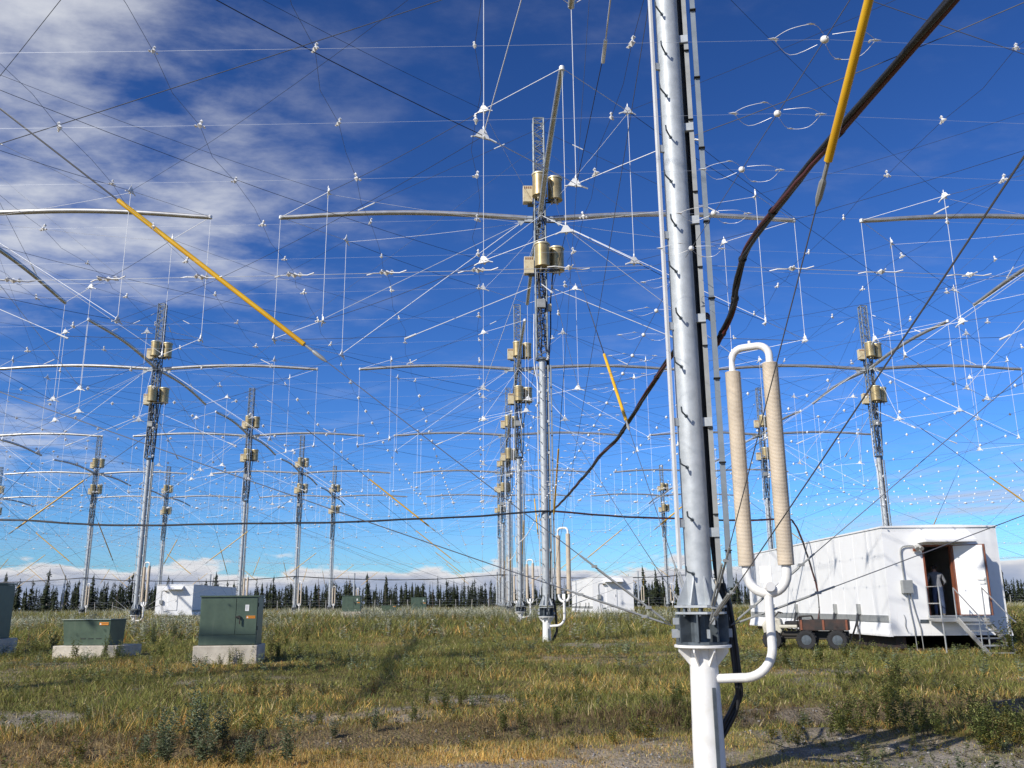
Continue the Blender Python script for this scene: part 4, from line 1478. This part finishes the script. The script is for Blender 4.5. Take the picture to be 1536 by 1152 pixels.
tall = tall_cabinet()
tall.scale = (0.94, 1, 1); tall.location = (-10.25, 15.85, gz(-9.4, 15.8)); tall.rotation_euler = (0, 0, R(5))
tag(tall, 'tall green electrical cabinet on concrete pad with white notice and orange warning label', 'electrical cabinet', 'green electrical cabinets')
low = low_cabinet()
low.location = (-15.35, 18.9, gz(-15.0, 19.0) + 0.02); low.rotation_euler = (0, 0, R(-9))
tag(low, 'low green electrical cabinet with orange warning label on concrete pad among weeds', 'electrical cabinet', 'green electrical cabinets')
index_children()
for (src, loc, rz, sc_, lab) in (
        (tall, (-19.75, 19.6, gz(-20, 20) - 0.15), -4, (1, 1.5, 1.3), 'dark side of a tall green cabinet left of the low green cabinet'),
        (tall, (-15.1, 73.0, gz(-15, 73) - 0.1), 3, (1, 1, 1.05), 'nearer of two tall far green cabinets standing before the spruces'),
        (tall, (-10.3, 91.0, gz(-10, 91) - 0.15), 3, (1, 1, 1.05), 'farther of two tall far green cabinets standing before the spruces'),
        (low, (-13.0, 86.0, gz(-13, 86) - 0.2), 0, (1, 1, 1), 'low far green cabinet half hidden in grass between two taller ones')):
    o = copy_tree(src)
    o.location = loc; o.rotation_euler = (0, 0, R(rz)); o.scale = sc_
    o['label'] = lab

# ------------------------------------------------------------------ six-wheeled cart
def build_cart():
    root = empty('utility_cart')
    ch = MB()
    ch.box((0.95, 0, 0.48), (2.0, 0.55, 0.14)); ch.box((0.2, 0, 0.42), (1.1, 0.45, 0.2)); ch.box((1.2, 0, 0.40), (0.8, 0.5, 0.2))
    ch.obj('chassis', 'ink', root, bevel=0.02)
    bed = MB()
    bed.box((1.25, 0, 0.60), (1.45, 1.12, 0.04))
    bed.box((1.25, -0.55, 0.75), (1.45, 0.03, 0.30)); bed.box((1.25, 0.55, 0.75), (1.45, 0.03, 0.30)); bed.box((1.965, 0, 0.75), (0.03, 1.07, 0.30)); bed.box((0.535, 0, 0.80), (0.03, 1.07, 0.40))
    bd = bed.obj('cargo_bed', 'rust', root, bevel=0.01)
    for x in (0.60, 1.25, 1.92):
        MB().box((x, -0.575, 0.75), (0.06, 0.03, 0.30)).obj('bed_stake', 'rust_wood', bd)
    cw = MB()
    cw.prism([(-0.55, -0.33, 0.35), (-0.62, -0.33, 0.75), (-0.38, -0.33, 1.02), (-0.05, -0.33, 0.92), (0.02, -0.33, 0.60), (-0.10, -0.33, 0.38)], (0, 0, 0), (0, 0.66, 0))
    cw.obj('front_cowl', 'dirty_cream', root, bevel=0.05)
    MB().box((0.28, 0, 0.78), (0.42, 0.5, 0.16)).obj('seat', 'rubber', root, bevel=0.05)
    MB().box((0.20, -0.42, 0.70), (0.55, 0.20, 0.10)).obj('fender', 'dirty_cream', root, bevel=0.03)
    MB().box((0.20, 0.42, 0.70), (0.55, 0.20, 0.10)).obj('fender', 'dirty_cream', root, bevel=0.03)
    hb = MB()
    hb.tube([(-0.28, 0, 0.95), (-0.12, 0, 1.12)], 0.02, 6); hb.tube([(-0.02, -0.36, 1.10), (-0.12, -0.12, 1.14), (-0.12, 0.12, 1.14), (-0.02, 0.36, 1.10)], 0.018, 6)
    hb.obj('handlebar', 'ink', root)
    bat = MB()
    bat.tube([(0.45, -0.3, 0.9), (0.55, -0.35, 1.0), (0.9, -0.3, 1.02), (1.0, -0.2, 0.75)], 0.03, 6); bat.box((0.85, 0.1, 0.72), (0.4, 0.5, 0.2)); bat.box((0.7, -0.2, 0.72), (0.25, 0.3, 0.22))
    bat.obj('cargo', 'ink', root)
    tyre = MB()
    prof = [(0.15, -0.10), (0.20, -0.125), (0.27, -0.115), (0.295, -0.06), (0.30, 0), (0.295, 0.06), (0.27, 0.115), (0.20, 0.125), (0.15, 0.10)]
    tyre.lathe(prof, 24)
    for k in range(18):
        a = k * 2 * math.pi / 18
        rot = Matrix.Rotation(a, 3, 'Z')
        tyre.box(rot @ Vector((0.30, 0, 0.05 * (1 if k % 2 else -1))), (0.03, 0.045, 0.10), rot)
    rx = Matrix.Rotation(R(90), 3, 'X')
    tyre.v = [tuple(rx @ Vector(p)) for p in tyre.v]
    tm = tyre.mesh('tyre', 'rubber', 40)
    rim = MB().lathe([(0.05, -0.112), (0.148, -0.108), (0.152, 0.0), (0.148, 0.108), (0.05, 0.112)], 18)
    rim.v = [tuple(rx @ Vector(p)) for p in rim.v]
    rm = rim.mesh('rim', 'steel_dark', 40)
    for x in (-0.30, 0.72, 1.62):
        for s in (-1, 1):
            w = empty('wheel', (x, s * 0.50, 0.30)); w.parent = root
            add('tyre', tm, w); add('rim', rm, w)
    return root


cart = build_cart()
cart.location = (7.15, 19.0, gz(7.6, 19) + 0.02); cart.rotation_euler = (0, 0, R(-24))
tag(cart, 'six wheeled utility cart with rusty cargo bed parked against the white shelter', 'cart')

# ------------------------------------------------------------------ fence at the edge of the field
FY = 146.0
fe = empty('wire_fence', (0, FY, 1.0))
pm = MB().tube([(0, 0, -0.2), (0, 0, 1.75)], 0.055, 6).mesh('post', 'post_wood')
xs_ = [-95 + 2.75 * k for k in range(76)]
for x in xs_:
    p = add('post', pm, fe, (x + random.uniform(-0.1, 0.1), random.uniform(-0.1, 0.1), 0))
    p.rotation_euler = (random.uniform(-0.03, 0.03), random.uniform(-0.04, 0.04), 0)
fw = MB()
for z in (0.4, 0.9, 1.4, 1.7): fw.tube([(xs_[0], 0, z), (xs_[-1], 0, z)], 0.006, 3)
tag(fw.obj('fence_wires', 'wire', fe), kind='stuff')
tag(fe, 'long wire fence on pale posts along the edge of the spruces', 'fence')

# ------------------------------------------------------------------ spruces
def spruce_arrays(seed, h, snag=False):
    r = random.Random(seed)
    V = []; F = []; T = []
    rad = h * r.uniform(0.075, 0.125)
    nw = 22
    for k in range(nw):
        f = k / (nw - 1)
        z = h * (0.10 + 0.90 * f)
        rr = rad * (1 - f) ** 0.75 * r.uniform(0.55, 1.25) + 0.05
        if r.random() < 0.12: rr *= 0.35
        if f > 0.82 and f < 0.95: rr *= r.uniform(1.0, 1.9)
        nbr = 3 if snag else 8
        for j in range(nbr):
            a = r.uniform(0, 6.283)
            L = rr * r.uniform(0.55, 1.25) * (0.5 if snag else 1)
            c, s = math.cos(a), math.sin(a)
            w = L * r.uniform(0.35, 0.6) * (0.2 if snag else 1)
            dz = -L * r.uniform(0.15, 0.75); th = r.uniform(0.12, 0.34) * (0.3 if snag else 1)
            i = len(V)
            V += [(0, 0, z + th), (c * L * .55 - s * w, s * L * .55 + c * w, z + dz * .5), (c * L, s * L, z + dz), (c * L * .55 + s * w, s * L * .55 - c * w, z + dz * .5), (c * L * .4, s * L * .4, z - th)]
            F += [(i, i + 1, i + 2), (i, i + 2, i + 3), (i + 4, i + 2, i + 1), (i + 4, i + 3, i + 2)]
            g = r.uniform(0.6, 1.4)
            colr = (0.030 * g, 0.040 * g, 0.017 * g) if not snag else (0.10 * g, 0.085 * g, 0.07 * g)
            T += [colr] * 5
    i = len(V)
    V += [(0.03, 0, h * .95), (-0.03, 0.02, h * .95), (0, -0.03, h * .95), (0, 0, h * 1.03)]
    F += [(i, i + 1, i + 3), (i + 1, i + 2, i + 3), (i + 2, i, i + 3)]
    T += [(0.03, 0.04, 0.02)] * 4
    return np.array(V), np.array(F), np.array(T)


PROT = []
for k in range(9):
    h = 6.0
    V, F, T = spruce_arrays(100 + k, h, snag=(k == 8))
    cm = np_mesh('crown', V, F, 'needles', T)
    tm = MB().tube([(0, 0, -0.3), (0, 0, h * 0.5), (0.02, 0, h * 0.96)], [0.09, 0.06, 0.02], 6).mesh('trunk', 'bark')
    PROT.append((cm, tm, (V, F, T)))
tr = random.Random(21)


def place_tree(x, y, h, k, label):
    o = empty('spruce_tree', (x, y, 0.9), tr.uniform(0, 6.28))
    o.rotation_euler = (tr.gauss(0, 0.035), tr.gauss(0, 0.035), tr.uniform(0, 6.28))
    add('crown', PROT[k][0], o); add('trunk', PROT[k][1], o)
    s = h / 6.0
    w = tr.uniform(0.8, 1.35)
    o.scale = (s * w, s * w, s)
    tag(o, label, 'spruce', 'spruces at the edge of the field')


spots = []
for k in range(285):
    a = R(tr.uniform(-35, 37)); d = tr.uniform(165, 182)
    spots.append((CAM.x + math.sin(a) * d, CAM.y + math.cos(a) * d, max(1.6, tr.gauss(3.9, 1.35))))
for k in range(14):
    a = R(tr.uniform(-33, 34)); d = tr.uniform(165, 180)
    spots.append((CAM.x + math.sin(a) * d, CAM.y + math.cos(a) * d, tr.uniform(6.0, 7.8)))
for i, (x, y, h) in enumerate(spots):
    k = tr.randrange(8) if tr.random() > 0.07 else 8
    lab = 'dark narrow spruce in the dense row along the field edge'
    if h > 5.95: lab = 'tall dark spruce spire standing clear above its neighbours on the field edge'
    if k == 8: lab = 'bare grey dead spruce among the dark ones on the field edge'
    place_tree(x, y, h, k, lab)
for (x, y, h) in ((46.5, 76, 4.2), (48.5, 78, 3.4), (51, 75, 3.6), (45.6, 82, 3.2), (54, 80, 4.4), (50.5, 72, 2.8)):
    place_tree(x, y, h, tr.randrange(8), 'closer spruce standing beyond the far end of the open door shelter')
Vs, Fs, Ts = [], [], []
off = 0
for k in range(1700):
    a = R(tr.uniform(-42, 44)); d = tr.uniform(180, 235)
    x = CAM.x + math.sin(a) * d; y = CAM.y + math.cos(a) * d
    V, F, T = PROT[tr.randrange(8)][2]
    sub = F[::3]
    s = max(2.2, tr.gauss(4.4, 0.9)) / 6.0; w = s * tr.uniform(1.1, 1.9)
    an = tr.uniform(0, 6.28); c, n = math.cos(an), math.sin(an)
    P = np.stack([(V[:, 0] * c - V[:, 1] * n) * w + x, (V[:, 0] * n + V[:, 1] * c) * w + y, V[:, 2] * s + 0.9], -1)
    Vs.append(P); Fs.append(sub + off); Ts.append(T); off += len(V)
tag(add('spruce_forest', np_mesh('spruce_forest', np.vstack(Vs), np.vstack(Fs), 'needles', np.vstack(Ts))), 'dark spruce forest filling the background behind the field edge', 'forest', kind='stuff')

# ------------------------------------------------------------------ grass and weeds
BLOCK = [(-10.5, -8.4, 15.6, 17.4), (-15.3, -12.6, 18.6, 20.4), (10.1, 13.9, 17.95, 34.5), (-20.0, -17.9, 19.4, 21.4)]


def free(x, y):
    m = np.ones(len(x), bool)
    for a, b, c, d in BLOCK: m &= ~((x > a) & (x < b) & (y > c) & (y < d))
    m &= np.hypot(x, y) > 0.2
    return m


def wedge(n, r0, r1, power=1.0):
    u = rng.random(n)
    r = (u * (r1 ** (power + 1) - r0 ** (power + 1)) + r0 ** (power + 1)) ** (1 / (power + 1))
    a = np.radians(rng.uniform(-40, 43, n))
    return CAM.x + np.sin(a) * r, CAM.y + np.cos(a) * r, r


PAL = {'green': (0.195, 0.215, 0.052), 'olive': (0.285, 0.26, 0.072), 'gold': (0.66, 0.43, 0.12), 'brown': (0.20, 0.14, 0.075), 'straw': (0.64, 0.51, 0.27), 'silver': (0.64, 0.64, 0.48), 'rust': (0.46, 0.22, 0.06)}
PALA = np.array([PAL[k] for k in ('green', 'olive', 'gold', 'brown', 'straw', 'silver', 'rust')])


def grass_patch(n, r0, r1, power, hmul, w0, seg2, tuft=0.0):
    x, y, r = wedge(n, r0, r1, power)
    if tuft > 0:
        m = max(1, n // 9)
        cx, cy, _ = wedge(m, r0, r1, power)
        k = rng.integers(0, m, n)
        x = cx[k] + rng.normal(0, tuft, n); y = cy[k] + rng.normal(0, tuft, n)
        r = np.hypot(x - CAM.x, y - CAM.y)
    g = gravel_mask(x, y); d = dry_mask(x, y)
    keep = (rng.random(n) > g * 0.93) & free(x, y)
    x, y, r, g, d = (q[keep] for q in (x, y, r, g, d))
    n = len(x)
    z = ground_z(x, y)
    tk = np.exp(-((y - track_y(x) - 0.9) / 0.7) ** 2)
    u = rng.random(n)
    pal = np.where(u < 0.52, 0, 1)
    pal = np.where(rng.random(n) < 0.10, 3, pal)
    pal = np.where(rng.random(n) < 0.035, 4, pal)
    pal = np.where((rng.random(n) < d * 0.80), np.where(rng.random(n) < 0.62, 2, np.where(rng.random(n) < 0.5, 4, 6)), pal)
    pal = np.where(rng.random(n) < tk * 0.7, 3, pal)
    sil = smooth01(fbm(x * 0.09 + 3, y * 0.09, 3), 0.52, 0.66) * smooth01(r, 45, 80)
    pal = np.where(rng.random(n) < sil * 0.55, 5, pal)
    patch = fbm(x * 0.8 + 7, y * 0.8 + 3, 3)
    c = PALA[pal] * (0.6 + 0.8 * patch)[:, None] * rng.uniform(0.65, 1.3, n)[:, None]
    tall = fbm(x * 0.5 + 70, y * 0.5 + 20, 3)
    h = hmul * (0.3 + 1.6 * tall ** 1.7) * rng.uniform(0.5, 1.4, n) * (1 - 0.6 * g) * (1 + 0.7 * sil)
    w = w0 * rng.uniform(0.6, 1.4, n)
    a = rng.uniform(0, 2 * np.pi, n)
    lean = h * rng.uniform(0.1, 1.5, n) ** 1.3; la = rng.uniform(0, 2 * np.pi, n)
    dx, dy = np.cos(a) * w, np.sin(a) * w
    lx, ly = np.cos(la) * lean, np.sin(la) * lean
    B1 = np.stack([x - dx, y - dy, z - 0.02], -1); B2 = np.stack([x + dx, y + dy, z - 0.02], -1)
    Tp = np.stack([x + lx, y + ly, z + h * 0.93], -1)
    if seg2:
        M1 = np.stack([x - dx * .7 + lx * .3, y - dy * .7 + ly * .3, z + h * .55], -1); M2 = np.stack([x + dx * .7 + lx * .3, y + dy * .7 + ly * .3, z + h * .55], -1)
        V = np.stack([B1, B2, M1, M2, Tp], 1).reshape(-1, 3)
        i = np.arange(n)[:, None, None] * 5
        F = (i + np.array([[0, 1, 3], [0, 3, 2], [2, 3, 4]])[None]).reshape(-1, 3)
        T = np.repeat(c, 5, 0)
    else:
        V = np.stack([B1, B2, Tp], 1).reshape(-1, 3)
        F = np.arange(n * 3).reshape(-1, 3)
        T = np.repeat(c, 3, 0)
    return V, F, T


def merge(parts):
    V = []; F = []; T = []; o = 0
    for v, f, t in parts:
        V.append(v); F.append(f + o); T.append(t); o += len(v)
    return np.vstack(V), np.vstack(F), np.vstack(T)


G = merge([grass_patch(150000, 3.0, 15, 0.6, 0.075, 0.0030, True, 0.05),
           grass_patch(150000, 3.0, 18, 0.8, 0.055, 0.0045, False, 0.0),
           grass_patch(240000, 14, 42, 0.5, 0.16, 0.010, False, 0.10),
           grass_patch(200000, 38, 165, 0.3, 0.42, 0.030, False, 0.25)])
tag(add('grass', np_mesh('grass', *G[:2], 'foliage', G[2])), 'rough green and golden grass covering the field', 'grass', kind='stuff')


def weed_arrays(seed, h, nst, lw, cols, spread=0.25):
    r = random.Random(seed)
    V = []; F = []; T = []
    for s in range(nst):
        a = r.uniform(0, 6.283); le = spread * r.uniform(0.1, 1.0)
        hh = h * r.uniform(0.55, 1.05)
        bx, by = r.uniform(-.05, .05), r.uniform(-.05, .05)
        def P(t): return (bx + math.cos(a) * le * t * t * hh / h, by + math.sin(a) * le * t * t * hh / h, hh * t)
        sw = 0.004
        i = len(V)
        p0, p1, p2 = P(0), P(.5), P(1)
        V += [(p0[0] - sw, p0[1], -0.03), (p0[0] + sw, p0[1], -0.03), (p1[0] - sw * .7, p1[1], p1[2]), (p1[0] + sw * .7, p1[1], p1[2]), p2]
        F += [(i, i + 1, i + 3), (i, i + 3, i + 2), (i + 2, i + 3, i + 4)]
        T += [(0.13, 0.10, 0.05)] * 5
        nl = int(9 + 14 * hh / 0.6)
        for k in range(nl):
            t = 0.15 + 0.85 * (k + r.random()) / nl
            p = P(t); b = r.uniform(0, 6.283); L = lw * r.uniform(0.6, 1.25) * (1.15 - 0.5 * t); w = L * r.uniform(0.16, 0.26)
            up = r.uniform(-0.15, 0.8)
            c, n = math.cos(b), math.sin(b)
            i = len(V)
            V += [p, (p[0] + c * L * .5 - n * w, p[1] + n * L * .5 + c * w, p[2] + up * L * .5 + .01), (p[0] + c * L, p[1] + n * L, p[2] + up * L * .7), (p[0] + c * L * .5 + n * w, p[1] + n * L * .5 - c * w, p[2] + up * L * .5 + .01)]
            F += [(i, i + 1, i + 2), (i, i + 2, i + 3)]
            cc = cols[r.randrange(len(cols))]; g = r.uniform(0.65, 1.35)
            T += [tuple(q * g for q in cc)] * 4
    return np.array(V), np.array(F), np.array(T)


GR = [(0.19, 0.225, 0.065), (0.145, 0.175, 0.055), (0.29, 0.30, 0.10)]
YE = GR + [(0.42, 0.30, 0.05), (0.28, 0.24, 0.05)]
BR = [(0.12, 0.085, 0.045), (0.20, 0.115, 0.045), (0.10, 0.10, 0.04)]
SI = [(0.50, 0.50, 0.40), (0.36, 0.38, 0.24), (0.20, 0.22, 0.09)]
BL = [(0.18, 0.225, 0.125), (0.135, 0.175, 0.095), (0.27, 0.30, 0.19)]
WP = []
for k, (h, n_, lw, cols_) in enumerate(((0.60, 9, 0.085, BL), (0.45, 10, 0.06, GR), (0.32, 10, 0.05, YE), (0.40, 8, 0.045, BR), (0.75, 11, 0.09, BL), (0.26, 12, 0.04, YE), (0.5, 12, 0.05, GR), (0.18, 10, 0.035, BR))):
    WP.append(weed_arrays(300 + k, h, n_, lw, cols_))
WS = [weed_arrays(400 + k, h * 0.85, 3, lw * 1.05, cols_, 0.3) for k, (h, lw, cols_) in enumerate(((0.50, 0.085, BL), (0.42, 0.065, GR), (0.32, 0.055, YE), (0.36, 0.05, BR), (0.6, 0.09, BL), (0.24, 0.05, YE), (0.45, 0.055, GR), (0.18, 0.04, BR), (0.9, 0.16, SI)))]
WM = [np_mesh('leaves', v, f, 'foliage', t) for v, f, t in WP]
# larger leafy plants one can pick out, each placed where it grows
WLAB = {0: ('bluish leafy weed with upright stems growing in the rough grass', 'bluish leafy weeds'), 4: ('tall bluish leafy weed with many upright stems', 'bluish leafy weeds'),
        1: ('green bushy weed with small leaves in the rough grass', 'green bushy weeds'), 6: ('dense green bushy weed with fine leaves', 'green bushy weeds'),
        2: ('yellowing leafy weed low in the grass', 'yellowing weeds'), 3: ('brown withered weed standing by the track', 'brown withered weeds')}


def plant(x, y, k, s):
    o = add('leafy_weed', WM[k], None, (x, y, gz(x, y)), random.uniform(0, 6.28), (s, s, s * random.uniform(0.85, 1.15)))
    lab, grp = WLAB[k]
    tag(o, lab, 'weed', grp)


def pix_ground(u, v):
    """direction of a picture point, followed to the ground it lies on"""
    a, b = (u - 768) / 1331.87, (576 - v) / 1331.87
    cr, sr = math.cos(-0.0086), math.sin(-0.0086)
    d = cam.matrix_world.to_3x3() @ Vector((a, b, -1))
    x, y, z = CAM
    for _ in range(2000):
        x += d.x * 0.05; y += d.y * 0.05; z += d.z * 0.05
        if z <= float(base_z(x, y)): break
    return x, y


for (u, v, k, s) in ((250, 1130, 4, 1.0), (290, 1125, 4, 1.05), (330, 1118, 0, 1.05), (215, 1140, 0, 0.9), (300, 1150, 0, 1.0), (370, 1100, 2, 1.1), (385, 1110, 2, 1.0),
                     (440, 1075, 1, 0.7), (480, 1085, 1, 0.7), (500, 1110, 0, 0.55), (640, 1065, 1, 0.9), (670, 1075, 6, 0.9), (620, 1085, 6, 0.7),
                     (1310, 1085, 6, 1.1), (1340, 1095, 6, 1.2), (1365, 1100, 1, 1.2), (1390, 1105, 6, 1.0), (1410, 1110, 1, 0.9), (1345, 1060, 6, 1.2), (1345, 1035, 6, 1.3), (1480, 1115, 1, 1.3), (1500, 1125, 6, 1.1), (1525, 1110, 1, 1.1),
                     (1205, 1090, 1, 0.7), (1250, 1105, 1, 0.9), (1260, 1085, 2, 0.9), (1160, 1110, 2, 0.8), (1180, 1112, 2, 0.7), (1195, 1116, 2, 0.8), (960, 1105, 2, 1.0), (975, 1112, 2, 1.0), (800, 1110, 1, 0.5), (860, 1120, 2, 0.5),
                     (1010, 1075, 6, 1.0), (1020, 1065, 1, 1.1), (1030, 1090, 6, 0.8), (120, 985, 6, 1.4), (140, 985, 1, 1.6), (155, 990, 6, 1.3), (110, 990, 6, 1.5), (175, 990, 1, 1.2), (345, 997, 6, 1.0), (360, 999, 1, 1.0), (375, 996, 6, 1.1), (330, 1000, 1, 0.8), (300, 998, 2, 0.9),
                     (405, 985, 6, 1.5), (430, 975, 1, 1.4), (415, 990, 6, 1.3), (460, 965, 6, 1.5), (80, 975, 1, 1.6), (50, 985, 6, 1.4), (25, 990, 1, 1.5), (230, 970, 4, 1.2), (260, 960, 4, 1.2), (240, 985, 1, 1.4),
                     (600, 1040, 3, 0.9), (640, 1030, 3, 1.0), (560, 1045, 3, 0.9), (430, 1050, 3, 1.0), (380, 1050, 3, 1.0), (330, 1055, 3, 0.9), (250, 1060, 3, 0.9), (480, 1045, 3, 0.9), (700, 1020, 3, 0.9), (1270, 990, 2, 1.4), (1230, 995, 1, 1.3), (1330, 990, 2, 1.3), (1180, 1000, 6, 1.3), (1515, 985, 6, 2.2), (1530, 975, 6, 2.6), (1522, 965, 1, 2.6), (1530, 990, 2, 1.8)):
    x, y = pix_ground(u, v)
    plant(x, y, k, s)
# the two thick clumps: bluish shoots at the near left, bushy ones right of the near pole
pr_ = random.Random(77)
for i in range(20):
    x, y = pix_ground(pr_.gauss(285, 85), pr_.uniform(1100, 1150))
    plant(x, y, pr_.choice((0, 4, 0, 2, 2)), pr_.uniform(0.45, 0.8))
for i in range(30):
    x, y = pix_ground(pr_.gauss(1345, 60), pr_.uniform(1020, 1112))
    plant(x, y, pr_.choice((6, 1, 2, 1, 2)), pr_.uniform(0.55, 1.1))
for i in range(10):
    x, y = pix_ground(pr_.uniform(1470, 1536), pr_.uniform(1085, 1130))
    plant(x, y, pr_.choice((6, 1, 1, 2)), pr_.uniform(0.8, 1.3))
for i in range(22):
    x, y = pix_ground(pr_.uniform(560, 1010), pr_.uniform(1030, 1120))
    plant(x, y, pr_.choice((6, 1, 2, 2, 1)), pr_.uniform(0.45, 0.85))
n_w = 19000
x, y, r = wedge(n_w, 3.2, 80, -0.15)
g = gravel_mask(x, y)
keep = (rng.random(n_w) > g * 0.5) & free(x, y) & (fbm(x * 0.45 + 5, y * 0.45 + 50, 3) + rng.normal(0, 0.08, n_w) > 0.43)
x, y, r = x[keep], y[keep], r[keep]
z = ground_z(x, y)
tkm = np.abs(y - track_y(x) - 0.5) < 1.1
parts = []
dm = dry_mask(x, y)
silv = smooth01(fbm(x * 0.12 + 3, y * 0.12, 3), 0.50, 0.62) * smooth01(r, 32, 50)
for i in range(len(x)):
    if random.random() < silv[i] * 0.5: k = 8
    elif tkm[i] and random.random() < 0.75: k = random.choice((3, 7, 7, 3))
    elif dm[i] > 0.5: k = random.choice((2, 5, 5, 7, 2, 1))
    else: k = random.choice((1, 6, 5, 2, 5, 6, 7, 0))
    v, f, t = WS[k]
    far = r[i] > 22
    s = random.uniform(0.40, 0.85) * (1.35 if far else 0.8)
    an = random.uniform(0, 6.28); c, n = math.cos(an), math.sin(an)
    if far:                                   # fewer, broader leaves where they shrink below a pixel
        f = f[::2]
    P = np.stack([(v[:, 0] * c - v[:, 1] * n) * s * 1.1 + x[i], (v[:, 0] * n + v[:, 1] * c) * s * 1.1 + y[i], v[:, 2] * s + z[i]], -1)
    parts.append((P, f, t * random.uniform(0.8, 1.2)))
tag(add('ground_weeds', np_mesh('ground_weeds', *merge(parts)[:2], 'foliage', merge(parts)[2])), 'small leafy weeds scattered through the grass', 'weeds', kind='stuff')

# ------------------------------------------------------------------ gravel
n_s = 16000
x, y, r = wedge(n_s, 3.0, 22, 0.4)
g = gravel_mask(x, y)
keep = rng.random(n_s) < g * 0.9 + 0.02
x, y = x[keep], y[keep]
z = ground_z(x, y)
n_s = len(x)
sz = 0.008 + 0.022 * rng.random(n_s) ** 3
oc = np.array([(1, 0, 0), (-1, 0, 0), (0, 1, 0), (0, -1, 0), (0, 0, .7), (0, 0, -.7)], float)
V = oc[None] * sz[:, None, None] * rng.uniform(0.6, 1.4, (n_s, 6, 1))
V += np.stack([x, y, z + sz * 0.15], -1)[:, None, :]
F = np.arange(n_s)[:, None, None] * 6 + np.array([(0, 2, 4), (2, 1, 4), (1, 3, 4), (3, 0, 4), (2, 0, 5), (1, 2, 5), (3, 1, 5), (0, 3, 5)])[None]
T = np.repeat(np.array([0.27, 0.26, 0.25]) * rng.uniform(0.4, 1.5, (n_s, 1)), 6, 0)
tag(add('gravel', np_mesh('gravel', V.reshape(-1, 3), F.reshape(-1, 3), 'needles', T)), 'grey gravel stones lying on the bare patches', 'gravel', kind='stuff')
